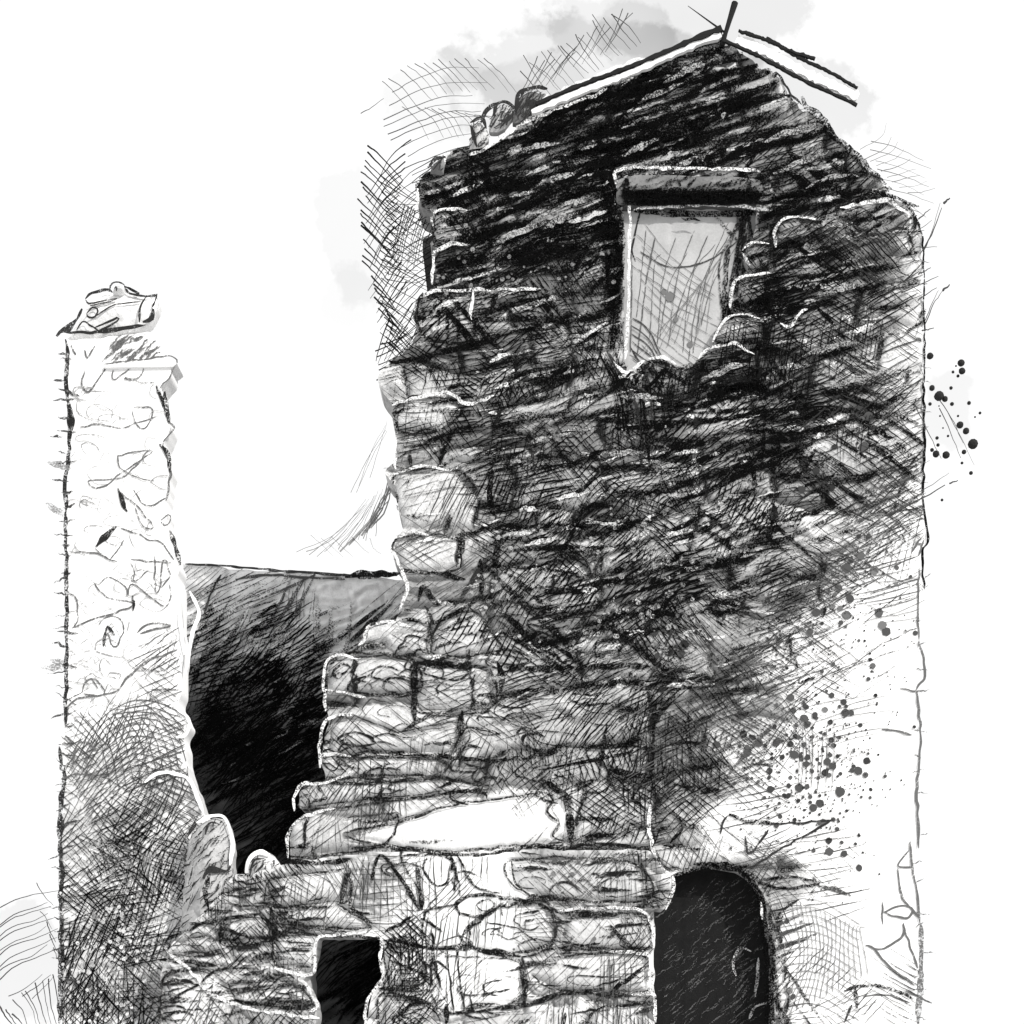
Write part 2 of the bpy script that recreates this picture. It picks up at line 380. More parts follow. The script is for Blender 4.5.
for args in ((575, 74, 135, 60, .18), (452, 98, 74, 46, .10), (690, 18, 140, 50, .18), (530, 85, 60, 34, .12), (632, 30, 38, 44, .14), (800, 108, 78, 64, .19), (352, 235, 38, 84, .10),
             (345, 300, 34, 44, .08), (25, 965, 48, 66, .15), (945, 410, 38, 44, .13), (500, 18, 70, 22, .06)):
    b_ = blob(*args); tot = b_ if tot is None else mathn(nt, 'ADD', tot, b_)
tot = mathn(nt, 'MULTIPLY', tot, mathn(nt, 'ADD', mathn(nt, 'MULTIPLY', nB, 1.1), .4))
cloud = mathn(nt, 'MULTIPLY', mathn(nt, 'SUBTRACT', 1.0, mathn(nt, 'MINIMUM', tot, .6)), 9.6)
val = mathn(nt, 'ADD', mathn(nt, 'MULTIPLY', bw.outputs[0], .04), cloud)           # thick bright overcast over a thin Nishita sky
bgn = nd(nt, 'ShaderNodeBackground'); bgn.inputs['Strength'].default_value = .1
cc = nd(nt, 'ShaderNodeCombineColor')
for i in range(3): nt.links.new(val, cc.inputs[i])
nt.links.new(cc.outputs[0], bgn.inputs['Color'])
wo = nd(nt, 'ShaderNodeOutputWorld'); nt.links.new(bgn.outputs[0], wo.inputs[0])

cam = bpy.data.cameras.new('camera'); co = bpy.data.objects.new('camera', cam); COL.objects.link(co); sc.camera = co
co.location = (CX, -CD, CZ); co.rotation_euler = (math.pi / 2, 0, 0)
cam.sensor_width = 36; cam.lens = 36 * CD / 10.24; cam.shift_y = 5.17 / 10.24; cam.clip_end = 3000; cam.clip_start = .1
sc.view_settings.view_transform = 'Standard'; sc.view_settings.look = 'None'; sc.view_settings.gamma = 1; sc.view_settings.exposure = .15

# ================================================================== the tower
O_T = [(292,1079),(290,860),(289,838),(297,822),(312,812),(298,808),(297,792),(306,784),(325,780),(321,762),(323,735),(330,722),(326,712),(326,664),(338,655),
 (356,652),(366,640),(368,630),(388,624),(402,612),(407,592),(398,565),(390,550),(393,540),(403,532),(398,510),(396,490),(386,478),(384,470),(396,462),(395,436),
 (391,420),(393,408),(380,392),(376,380),(384,368),(400,355),(410,345),(418,330),(413,312),(420,297),(432,290),(433,270),(436,252),(430,246),(434,214),(422,210),
 (416,195),(418,180),(428,172),(440,168),(446,154),(458,148),(470,148),(482,150),(500,140),(525,122),(545,110),(720,32),(728,42),(760,68),(776,74),(785,88),
 (800,108),(822,120),(832,138),(850,152),(868,172),(890,190),(884,198),(905,206),(915,214),(922,228),(924,400),(924,500),(927,541),(922,556),(924,600),(919,640),
 (919,900),(918,1079)]
H_WIN = [(624,206),(758,206),(754,226),(750,246),(745,250),(742,262),(748,270),(732,284),(730,310),(745,316),(730,318),(717,330),(711,346),(722,350),(700,357),
 (690,370),(672,366),(655,360),(644,370),(630,374),(625,362)]
H_ARCH = [(655,1090),(655,905),(662,884),(672,876),(688,872),(708,868),(733,870),(750,880),(760,895),(768,935),(772,960),(770,1090)]
H_LOWDOOR_T = [(312,1090),(312,936),(385,936),(385,1090)]
# the big named stones: outline, proud (m), tone
BIG = [([(420,182),(445,174),(470,172),(474,205),(440,212),(421,206)],.05,.26),([(434,216),(468,212),(474,236),(470,246),(436,248)],.06,.5),
 ([(437,254),(470,247),(478,280),(470,290),(436,288)],.05,.12),([(420,300),(470,294),(476,330),(466,345),(424,338)],.07,.42),
 ([(394,410),(412,401),(448,400),(462,410),(440,432),(396,432)],.08,.6),([(396,474),(456,472),(478,498),(474,528),(404,528),(398,505)],.07,.55),
 ([(394,544),(428,537),(458,542),(460,570),(404,574)],.06,.58),([(444,620),(474,612),(498,640),(500,652),(440,658),(430,650)],.07,.55),
 ([(330,665),(350,657),(412,660),(414,694),(330,694)],.08,.5),([(332,724),(352,718),(400,735),(460,722),(452,752),(330,755)],.08,.55),
 ([(418,664),(488,670),(492,706),(464,712),(420,710)],.05,.5),([(322,758),(360,758),(440,760),(430,776),(326,780)],.06,.55),
 ([(300,790),(330,782),(420,778),(490,790),(440,796),(300,808)],.07,.55),([(291,826),(312,814),(345,818),(400,820),(380,846),(292,856)],.08,.5),
 ([(345,838),(400,822),(455,806),(520,796),(546,793),(553,803),(548,812),(560,824),(552,836),(562,843),(520,846),(440,852)],.05,.66),([(572,850),(646,848),(660,870),(664,900),(610,908),(565,890)],.06,.55),
 ([(776,228),(798,221),(818,226),(818,246),(790,250),(776,248)],.09,.3),([(734,288),(745,280),(768,278),(772,304),(735,308)],.10,.36),
 ([(714,344),(722,328),(735,318),(758,320),(764,345),(735,347)],.10,.4),([(698,376),(702,358),(733,348),(755,358),(755,380)],.09,.2),
 ([(746,270),(742,256),(752,246),(770,247),(772,270),(752,274)],.08,.35),([(640,382),(650,362),(676,368),(696,376),(690,400),(648,398)],.08,.3),
 ([(612,368),(640,374),(646,396),(618,386)],.06,.6),([(838,208),(870,202),(905,208),(912,226),(850,226),(838,220)],.05,.3),
 ([(566,262),(596,252),(608,264),(606,284),(572,286)],.05,.42),([(540,570),(578,562),(590,576),(560,588),(536,586)],.05,.6),
 ([(392,434),(440,434),(440,464),(396,466)],.04,.35)]
tiltT = lambda y: np.interp(y, [100, 220, 450, 700, 1000], [.30, .20, .13, .06, .02])
crsT = lambda v: np.interp(v, [60, 200, 300, 500, 800, 1000], [17, 22, 30, 38, 46, 52])
def h_tower(X, Y):
    d, sid, dv = masonry(X, Y, tiltT, crsT, 2.1, 3)
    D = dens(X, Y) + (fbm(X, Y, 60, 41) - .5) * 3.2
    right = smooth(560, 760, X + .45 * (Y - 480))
    unshaded = np.maximum(smooth(4.6, 2.6, D) * right, smooth(2.4, .9, D))                 # drawn light: pale where the map has little shade, put into the tone
    amp = (.030 + .045 * hash01(sid, 2.3)) * (1 - .88 * unshaded)
    h = amp * (1 - np.exp(-np.maximum(d - 1.2, 0) / 3.2)) + .016 * (fbm(X, Y, 14, 8) - .5) * (1 - .8 * unshaded)
    dark = smooth(3.5, 7.5, D)  # drawn shade of the wall, put into the stone tone
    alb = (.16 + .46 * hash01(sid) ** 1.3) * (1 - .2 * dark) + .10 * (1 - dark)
    alb = np.where(d < 1.5, alb * .75, alb)
    for poly, pr, tn in BIG:
        p = np.asarray(poly, float); x0, y0 = p.min(0) - 6; x1, y1 = p.max(0) + 6
        j0, j1 = np.searchsorted(Y[:, 0], (y0, y1)); i0, i1 = np.searchsorted(X[0], (x0, x1))
        sx_, sy_ = X[j0:j1, i0:i1], Y[j0:j1, i0:i1]
        wx = sx_ + 5 * (fbm(sx_, sy_, 16, 61) - .5); wy = sy_ + 5 * (fbm(sx_, sy_, 16, 62) - .5)
        ins = inside(poly, wx, wy); ed = edge_dist(poly, wx, wy)
        hp = pr * (1 - np.exp(-ed / 4)) + .010 * (fbm(sx_, sy_, 12, 63) - .5)
        sub = h[j0:j1, i0:i1]; sub[ins] = hp[ins]; near = (~ins) & (ed < 4); sub[near] *= ed[near] / 4
        lsub = unshaded[j0:j1, i0:i1]; asub = alb[j0:j1, i0:i1]
        asub[ins] = tn; lsub[ins] = 0 if tn != .66 else .4
    a = alb * (1 - unshaded) + .83 * unshaded
    return h, np.stack([a, (1 - unshaded) * .9 + .03], 2)
tower = empty('ruined_tower', (6.6, 0, 0))
tag(tower, 'tall ruined stone gable house with a shuttered upper window and dark hatched upper half', 'tower')
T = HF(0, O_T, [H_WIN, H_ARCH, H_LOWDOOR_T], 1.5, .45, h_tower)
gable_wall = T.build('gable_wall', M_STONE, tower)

# walls and roof behind the gable
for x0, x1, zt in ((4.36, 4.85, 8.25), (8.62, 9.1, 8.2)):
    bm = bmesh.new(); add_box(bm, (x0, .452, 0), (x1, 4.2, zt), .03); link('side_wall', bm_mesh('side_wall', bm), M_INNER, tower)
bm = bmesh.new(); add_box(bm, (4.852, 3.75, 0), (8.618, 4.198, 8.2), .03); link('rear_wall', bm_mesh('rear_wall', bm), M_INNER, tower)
bm = bmesh.new()
for a, b in (((4.2, 8.5), (7.2, 9.95)), ((7.204, 9.95), (9.2, 8.3))):
    vs = [bm.verts.new((x, y, z)) for (x, z) in (a, b, (b[0], b[1] + .12), (a[0], a[1] + .12)) for y in (.46, 4.4)]
    f = vs[0::2]; k = vs[1::2]; bm.faces.new(f); bm.faces.new(k[::-1])
    for i in range(4): bm.faces.new((f[i], k[i], k[(i + 1) % 4], f[(i + 1) % 4]))
link('roof', bm_mesh('roof', bm), M_SLATE, tower)
# verge boards
def bar(bm, a, b, th, Y0, Y1, th2=None):
    a, b = np.array(a, float), np.array(b, float); d = (b - a) / np.linalg.norm(b - a); n = np.array([-d[1], d[0]])
    N = 46; t = np.linspace(0, 1, N); th2 = th if th2 is None else th2
    ww = (th + (th2 - th) * t) / 2 * rng.uniform(.55, 1.15, N); off = rng.normal(0, .25, N) + .8 * np.sin(t * 9 + rng.uniform(0, 6))
    up = [tuple(a + (b - a) * t[i] + n * (off[i] - ww[i])) for i in range(N)]; dn = [tuple(a + (b - a) * t[i] + n * (off[i] + ww[i])) for i in range(N)]
    add_prism(bm, up + dn[::-1], Y0, Y1)
def bars(name, lst, mat, parent):
    bm = bmesh.new()
    for l in lst: bar(bm, *l)
    return link(name, bm_mesh(name, bm), mat, parent)
bars('bargeboard', [((532,112),(721,34),6,-.10,-.05,6.5)], M_WHITEWOOD, tower)
bars('batten', [((536,103),(722,28),3,-.12,-.08,6)], M_DARKWOOD, tower)
bars('bargeboard', [((737,38),(858,97),11,-.08,-.04,10)], M_WHITEWOOD, tower)
bars('batten', [((739,29),(815,59),2.6,-.11,-.08,3.4)], M_DARKWOOD, tower)
bars('batten', [((766,38),(858,87),2.8,-.10,-.07,2.2)], M_DARKWOOD, tower)
bars('batten', [((724,39),(857,105),3.4,-.10,-.07,2.6)], M_DARKWOOD, tower)
bm = bmesh.new(); add_tube(bm, [pt(722, 46, -.05), pt(726, 32, -.06), pt(730, 19, -.06), pt(735, 3, -.05)], [.028, .022, .026, .034], 7)
add_tube(bm, [pt(724, 32, -.05), pt(710, 22, -.06), pt(688, 6, -.04)], [.012, .008, .003], 5)
link('ridge_pole', bm_mesh('ridge_pole', bm), M_DARKWOOD, tower)
# lintel over the window, shutter in it
def h_lintel(X, Y):
    ed = np.minimum(np.abs(Y - 175), np.abs(Y - 207)); v = fbm(X * .15, Y, 7, 91)
    return .03 * (1 - np.exp(-ed / 5)) + .016 * (v - .5), np.stack([.08 + .2 * v * smooth(200, 184, Y) + .06 * (fbm(X, Y, 40, 92) - .5), np.full(X.shape, .7)], 2)
LT = HF(-.05, [(616,178),(640,174),(683,175),(735,177),(762,180),(764,192),(760,205),(700,205),(640,207),(617,206)], [], 1.5, .2, h_lintel); lintel = LT.build('lintel', M_STONE, tower)
mk = Marks(LT)
for k_ in range(60): mk.line([(rng.uniform(618, 640), 192 + k_ * .24), (690, 194 + k_ * .2 + rng.normal(0, 2)), (rng.uniform(740, 796), 198 + rng.normal(0, 4))], rng.uniform(1, 3.4), .004, .55, True)
n_ = 46; mk.strokes(rng.uniform(620, 790, n_), rng.uniform(178, 204, n_), rng.normal(24, 14, n_), rng.uniform(10, 34, n_), rng.uniform(1, 3.5, n_), 0, .006, .55)
mk.line([(626,180),(626,206)], 9, .004, .7, True); mk.line([(678,182),(680,188)], 4, .004, .7, True); mk.line([(748,180),(750,204)], 5, .004, .6, True); mk.line([(640,206),(700,204),(796,204)], 4, .004, .7)
mk.strokes(rng.uniform(720, 800, 30), rng.uniform(178, 206, 30), rng.normal(4, 8, 30), rng.uniform(20, 60, 30), rng.uniform(1.5, 5, 30), 0, .005, .55, n=11)
mk.build('ink_hatching', M_INK, lintel)
def h_board(X, Y):
    g_ = np.abs(((X + 6 * (fbm(Y, X, 80, 4) - .5)) / 24) % 1 - .5); h = -.006 * (g_ > .46)
    t = .40 + .14 * (fbm(X, Y, 30, 21) - .5) - .2 * smooth(722, 742, X); return h, np.stack([t, np.full(X.shape, .25)], 2)
SH = HF(.05, [(612,198),(785,198),(785,385),(612,385)], [], 3, .05, h_board); shutter = SH.build('shutter', M_STONE, tower)
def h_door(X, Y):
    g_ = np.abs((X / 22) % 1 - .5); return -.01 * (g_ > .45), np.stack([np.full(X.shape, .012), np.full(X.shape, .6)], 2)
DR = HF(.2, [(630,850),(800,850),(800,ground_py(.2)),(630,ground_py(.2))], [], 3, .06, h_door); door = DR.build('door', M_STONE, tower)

ink = Marks(T); chalk = Marks(T); chalk.lift = .012
# 1) charcoal in the joints, following the courses
d_, s_, dv_ = masonry(T.X, T.Yp, tiltT, crsT, 2.1, 3)
cand = np.argwhere((dv_ < 1.6) & T.mask & (dens(T.X, T.Yp) > 2.2)); k = rng.choice(len(cand), 2600, replace=False)
jx, jy = T.X[cand[k, 0], cand[k, 1]], T.Yp[cand[k, 0], cand[k, 1]]; D = dens(jx, jy)
keep = rng.random(len(jx)) < np.clip((D - 1.5) / 6.5, 0, 1) ** 1.5
jx, jy, D = jx[keep], jy[keep], D[keep]
gable = smooth(260, 120, jy)
ink.strokes(jx, jy, np.degrees(np.arctan(tiltT(jy))) + rng.normal(0, 4, len(jx)) + (1 - gable) * rng.normal(6, 10, len(jx)), rng.uniform(14, 50, len(jx)) * (1 + 1.4 * gable), rng.uniform(1.6, 6.0, len(jx)) * (.5 + D / 14), rng.normal(0, .04, len(jx)),
            .004, rng.uniform(.42, .75, len(jx)), n=13)
cand = np.argwhere((d_ < 1.3) & (dv_ > 4) & T.mask & (dens(T.X, T.Yp) > 2.5)); k = rng.choice(len(cand), 700, replace=False)
ink.strokes(T.X[cand[k, 0], cand[k, 1]], T.Yp[cand[k, 0], cand[k, 1]], 85 + rng.normal(0, 14, 700), rng.uniform(9, 26, 700), rng.uniform(1.2, 4, 700), 0, .015, rng.uniform(.5, .8, 700), n=7)
# 2) hatching, the drawn shade put on as ink
def fam_tower(x, y, r):
    u = r.random()
    if y < 260: return r.normal(20, 6) if u < .72 else (r.normal(38, 8) if u < .9 else r.normal(-40, 10))
    if x > 820: return r.normal(-33, 8) if u < .45 else (r.normal(28, 9) if u < .96 else r.normal(75, 10))
    if y < 480: return r.normal(14, 8) if u < .5 else (r.normal(-48, 9) if u < .75 else (r.normal(40, 9) if u < .92 else r.normal(80, 8)))
    if y < 720: return r.normal(24, 12) if u < .45 else (r.normal(-36, 10) if u < .75 else r.normal(55, 10))
    return r.normal(20, 14) if u < .3 else (r.normal(-45, 10) if u < .6 else (r.normal(50, 10) if u < .85 else r.normal(84, 6)))
def base_tower(x, y, D): return np.where(D < 3, .92, np.where(D < 6, .74, .62))
slab = [(360,842),(400,822),(470,800),(540,792),(563,806),(565,838),(520,846),(440,852)]
keepm = T.mask.copy(); T.mask &= ~(inside(slab, T.X, T.Yp) & (T.X < 512))
capT = lambda x, y: np.where((y > 838) & (x > 640), np.where(x > 775, 2.2, 2.8), np.where((x < 400) & (y > 600), 3.6, np.where((x < 470) & (y > 600), 4.4, 10)))
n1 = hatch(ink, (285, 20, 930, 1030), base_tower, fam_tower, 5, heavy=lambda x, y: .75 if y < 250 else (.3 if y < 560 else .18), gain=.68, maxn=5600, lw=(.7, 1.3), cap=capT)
T.mask = keepm
# pale slivers left between the strokes
n = 210; x = rng.uniform(425, 900, n); y = rng.uniform(40, 300, n)
ink.strokes(x, y, np.degrees(np.arctan(tiltT(y))) + rng.normal(2, 5, n), rng.uniform(16, 62, n), rng.uniform(2, 6.5, n), rng.normal(0, .04, n), rng.uniform(.2, .62, n), rng.uniform(.42, .68, n), n=11)
n = 420; x = rng.uniform(400, 900, n); y = rng.uniform(300, 700, n); q = dens(x, y) > 3.5; x, y = x[q], y[q]; n = len(x)
ink.strokes(x, y, np.degrees(np.arctan(tiltT(y))) + rng.normal(6, 10, n), rng.uniform(8, 40, n), rng.uniform(1.5, 5.5, n), rng.normal(0, .04, n), rng.uniform(.3, .8, n), rng.uniform(.42, .66, n), n=9)
for k in range(26): ink.line([(rng.uniform(598, 622), rng.uniform(165, 230)), (rng.uniform(600, 622), 270), (rng.uniform(602, 624), rng.uniform(300, 362))], rng.uniform(1.5, 6), .004, .5, True)
for k in range(12): x = rng.uniform(604, 660); ink.line([(x - 8, rng.uniform(335, 372)), (x + 8, 395), (x + 16 + rng.normal(0, 4), rng.uniform(420, 480))], rng.uniform(1, 2.8), .004, .65, True)
n = 46; ink.strokes(rng.uniform(640, 770, n), rng.uniform(368, 405, n), rng.normal(10, 22, n), rng.uniform(12, 40, n), rng.uniform(2, 6.5, n), 0, .004, .55, n=9)
# 3) drawn joints, cracks and outlines
HV = 5.0
DARK = [([(352,578),(380,577),(402,574)],4),([(432,573),(448,577),(466,581)],HV),([(418,604),(424,588),(434,604),(442,606)],5),([(397,657),(416,655)],3),
 ([(402,621),(430,624),(447,619),(476,604)],4),([(420,664),(445,667),(472,669)],HV+1),([(416,666),(414,695),(415,722)],HV+1),([(402,733),(432,716),(455,717)],4),
 ([(498,664),(502,680),(500,694)],6),([(500,668),(545,670),(612,668),(650,667)],6),([(477,697),(505,696),(545,689)],5),([(462,712),(460,738)],7),
 ([(350,757),(380,753),(440,757),(478,761),(515,760),(560,752)],4),([(525,590),(560,593),(590,592),(612,584),(680,582)],6),([(464,530),(460,560)],7),([(480,560),(482,600)],5),
 ([(502,531),(530,528),(562,527)],5),([(552,643),(585,634),(620,626)],6),([(492,465),(490,500),(496,520)],6),([(352,849),(380,848),(412,850),(460,856),(492,854),(522,848),(552,846)],3.5),
 ([(532,847),(577,850),(612,848),(648,850)],5),([(362,799),(390,800),(415,799),(452,793),(488,792)],3.2),([(352,822),(378,822),(400,817)],3),([(540,780),(556,790),(568,804),(572,848)],8),
 ([(567,819),(590,819),(612,821)],4),([(500,540),(494,575)],8),([(506,380),(540,372),(600,360)],4),([(456,430),(446,445),(440,466)],6),([(430,345),(450,352),(476,344),(500,338)],6),
 ([(470,322),(500,322),(560,322),(600,318)],6),([(484,210),(486,240),(478,286)],8),([(472,170),(478,200),(484,212)],7),([(486,160),(488,196)],7),([(613,165),(612,210),(618,250),(616,300),(612,352)],7),
 ([(606,352),(625,385),(636,410),(642,440),(640,480)],2.5),([(612,360),(640,400),(650,440)],2),([(630,350),(646,380),(652,420)],2),([(764,270),(766,300),(764,350)],8),
 ([(724,309),(745,311),(768,310),(800,308),(838,305)],7),([(620,376),(628,390),(640,398)],5),([(690,372),(700,372),(712,366),(750,364)],8),([(642,374),(650,363)],7),
 ([(612,430),(680,426),(740,418),(800,410),(880,416)],5),([(560,466),(620,470),(680,452),(720,440)],5),([(620,492),(660,494),(700,480),(760,462)],6),([(590,420),(660,424),(730,420)],5),
 ([(776,440),(780,470),(790,486)],5),([(792,484),(804,470),(815,450)],3),([(680,220),(700,222)],3),([(760,200),(800,196),(860,194),(884,196)],6),([(820,232),(826,210),(836,206)],7),
 ([(800,100),(806,110),(822,122),(832,140),(850,154),(868,172),(886,186)],7),([(776,74),(790,96),(800,108)],2),([(870,194),(890,200),(918,208)],3.5),
 ([(612,640),(650,624),(670,600),(680,590)],3),([(608,712),(640,690),(660,660),(678,610)],1.8),([(660,672),(690,674),(720,684)],4),([(640,690),(690,690),(722,682)],3),([(640,750),(676,744),(706,744)],4),
 ([(606,770),(640,776),(660,780)],5),([(673,785),(700,790),(720,791)],6),([(720,545),(760,530),(800,520)],5),
 # lower right of the front
 ([(670,878),(688,873),(708,869),(733,870),(750,882)],4),([(655,890),(690,872),(720,872)],4),([(750,884),(760,895),(766,930)],3),([(768,935),(773,958),(768,994),(770,1030)],3.5),
 ([(756,882),(778,878),(800,879),(820,883)],3),([(756,884),(783,889),(820,884)],3),([(768,913),(784,908),(798,900)],2.5),([(743,872),(773,854),(800,838),(833,820)],2.2),
 ([(728,814),(748,822),(778,824)],5),([(728,815),(722,824),(720,834)],1.8),([(770,824),(800,823),(833,820)],2),([(745,836),(746,848),(748,854),(758,846),(768,830)],2),
 ([(672,812),(682,826),(670,844)],3),
 # the right hand arris and its loops
 ([(915,215),(920,230),(923,268),(923,303),(924,384)],1.8),([(923,384),(923,496)],2.6),([(923,496),(925,520),(928,541),(922,554),(924,589)],2.2),([(919,569),(918,600),(918,640)],2),
 ([(912,552),(922,536)],2),([(918,556),(924,540)],2),([(918,640),(923,660),(924,676),(916,690)],2.2),([(899,689),(914,691),(924,690)],2),([(916,691),(920,734),(917,790),(918,848)],2.4),
 ([(881,730),(895,731),(912,735)],2.6),([(910,842),(912,866),(916,888),(920,923)],2.2),([(909,850),(898,866),(912,867)],2),([(897,868),(899,886),(905,902),(919,918)],2.2),
 ([(883,912),(900,905),(912,909),(909,917),(898,917),(883,913)],2),([(882,902),(882,924)],1.6),([(865,945),(878,949),(896,942),(904,932),(902,924)],2.2),([(903,923),(910,948),(918,968)],2),
 ([(873,949),(893,970),(914,984)],2.6),([(920,923),(921,968),(918,1024)],5),([(843,991),(868,985),(890,989),(913,998)],3),([(862,996),(885,995),(910,1002)],1.6),([(854,988),(857,1008)],5),
 ([(852,1004),(845,1022)],2.5),([(905,990),(930,1003)],2)]
for k in range(9): ink.line([(700 + rng.normal(0, 6), 866 + rng.normal(0, 2)), (735, 869 + rng.normal(0, 2)), (756 + rng.normal(0, 3), 892), (767 + rng.normal(0, 3), 935), (772 + rng.normal(0, 4), 1030)], rng.uniform(2, 5), .004, .5)
for P, w_ in DARK: ink.line(P, w_, (.12 if P[0][0] > 860 and P[0][1] > 500 else .004) if w_ > 2.6 or P[0][0] > 860 else .03, .62 if w_ > 2.6 else .78, wob=.9)
for y in np.arange(230, 1020, 26): ink.strokes(np.array([921 + rng.normal(0, 3)]), np.array([y + rng.uniform(-9, 9)]), rng.normal(0, 14), rng.uniform(8, 20), 1.2, 0, .12, .7, clip=False)
# mesh of loose lines crossing out to the right
kx = rng.uniform(780, 915, 150); ky = rng.uniform(215, 520, 150)
ink.strokes(kx, ky, np.where(rng.random(150) < .5, rng.normal(-33, 6, 150), rng.normal(30, 9, 150)), rng.uniform(50, 110, 150), rng.uniform(.8, 1.3, 150), rng.normal(0, .03, 150), .03, .85, n=13, jit=.3)
# fine curved hatching beside the arch, and over the pale wall
for k in range(16): ink.line([(778 + k * 6, 1020 - k * 3), (800 + k * 4, 960 - k * 2), (790 + k * 5, 898 + k * 2)], .8, .25, .8, True)
for k in range(14): ink.line([(772, 905 + k * 8), (815, 900 + k * 8), (860, 925 + k * 8)], .8, .25, .8, True)
for k in range(60):
    x, y = rng.uniform(640, 860), rng.uniform(660, 800)
    if rng.random() < smooth(860, 640, x + .6 * (y - 640)): ink.strokes(np.array([x]), np.array([y]), 22 + rng.normal(0, 6), rng.uniform(40, 110), 1.0, .02, .12, .75)
n = 420; q = rng.random(n); off = rng.exponential(34, n); nx_, ny_ = .75, .66                # long thin strokes thinning out over the pale wall
x = 930 - 290 * q + off * nx_ - 20; y = 480 + 320 * q + off * ny_ - 14
ink.strokes(x, y, rng.normal(25, 8, n) - 60 * (rng.random(n) < .22), rng.uniform(30, 120, n), rng.uniform(.6, 1.3, n), rng.normal(0, .025, n), rng.uniform(.01, .12, n), rng.uniform(.55, .8, n), n=13, jit=.4)
n = 70; q = rng.random(n); off = rng.exponential(26, n) - 26
ink.strokes(910 - 270 * q + off * nx_, 480 + 310 * q + off * ny_, rng.normal(20, 9, n), rng.uniform(30, 90, n), rng.uniform(3, 9, n), rng.normal(0, .04, n), .02, rng.uniform(.3, .45, n), n=13, jit=.7)
n = 60; ink.strokes(rng.uniform(700, 880, n), rng.uniform(640, 860, n), rng.normal(20, 6, n), rng.uniform(30, 80, n), rng.uniform(3, 8, n), 0, .1, rng.uniform(.22, .34, n), n=13, jit=.7)
# scribbled outlines round the stones
def ring(mk, poly, w, g, pr, j=1.6):
    p = np.asarray(poly, float); k = rng.integers(len(p)); p = np.roll(p, -k, 0); m = len(p)
    p = np.vstack([p, p[:1]])[:rng.integers(max(3, m - 1), m + 2)] + 0
    mk.line(p + rng.normal(0, j, p.shape), w, g, pr, True, wob=1.1)
for poly, _, tn in BIG:
    for _k in range(2): ring(ink, poly, rng.uniform(1.1, 3.2), .01, .6)
for k in range(90):
    x, y = rng.uniform(330, 650), rng.uniform(600, 800)
    if x < 400 and y < 650: continue
    a = rng.uniform(9, 24); b = rng.uniform(5, 11); t = np.linspace(rng.uniform(0, 3), rng.uniform(4, 7), 7)
    ink.line(np.stack([x + a * np.cos(t), y + b * np.sin(t) * (1 + .3 * np.sin(2 * t))], 1) + rng.normal(0, 1, (7, 2)), rng.uniform(.8, 2.8), .01, .62, True)
for P, w_ in (([(634,384),(646,366),(664,364),(676,372)],5),([(660,372),(690,386),(702,372)],6),([(650,400),(690,408),(730,398)],5),([(690,378),(700,366),(714,364)],7),([(616,378),(626,390),(640,392)],5),([(700,392),(740,388),(770,374)],5)): ink.line(P, w_, .004, .62)
# dry brush smears
for (x, y, L) in ((850, 665, 70), (830, 595, 60), (800, 690, 90), (850, 755, 60), (720, 845, 110), (780, 640, 110), (820, 570, 70)): ink.strokes(np.array([x]), np.array([y]), 17., L, 11., .0, .12, .36, n=13, jit=.8)
# 4) spatter on the pale wall
def spatter(mk, n, cx_, cy_, sx_, sy_, rmax, g=.10):
    x, y = rng.normal(cx_, sx_, n), rng.normal(cy_, sy_, n); r = .7 + rmax * rng.random(n) ** 5
    mk.dots(x, y, r, rng.uniform(g * .6, g * 1.8, n))
spatter(ink, 230, 805, 745, 34, 36, 3.4, .05); spatter(ink, 300, 800, 780, 44, 44, 1.5, .05); spatter(ink, 340, 770, 650, 70, 55, 1.3, .04); spatter(ink, 80, 815, 790, 26, 30, 3.6, .06); spatter(ink, 90, 840, 610, 36, 40, 4.0); spatter(ink, 40, 880, 560, 20, 40, 3.0)
spatter(ink, 70, 700, 660, 50, 50, 5.0, .03); spatter(ink, 50, 790, 480, 50, 40, 4, .03); spatter(ink, 60, 780, 930, 12, 50, 3.5, .1);
for x, y, r in ((846,569,5),(851,561,3),(816,613,4.2),(823,611,3),(886,632,4.5),(845,713,4),(851,713,3),(858,771,4.3),(840,792,5),(799,788,4.4),(794,755,4.3),(776,743,4),(827,762,3.8),(747,753,4.2),(813,808,4),(859,868,3.2),(867,418,4),(862,450,5)):
    ink.dots([x], [y], [r], .07)
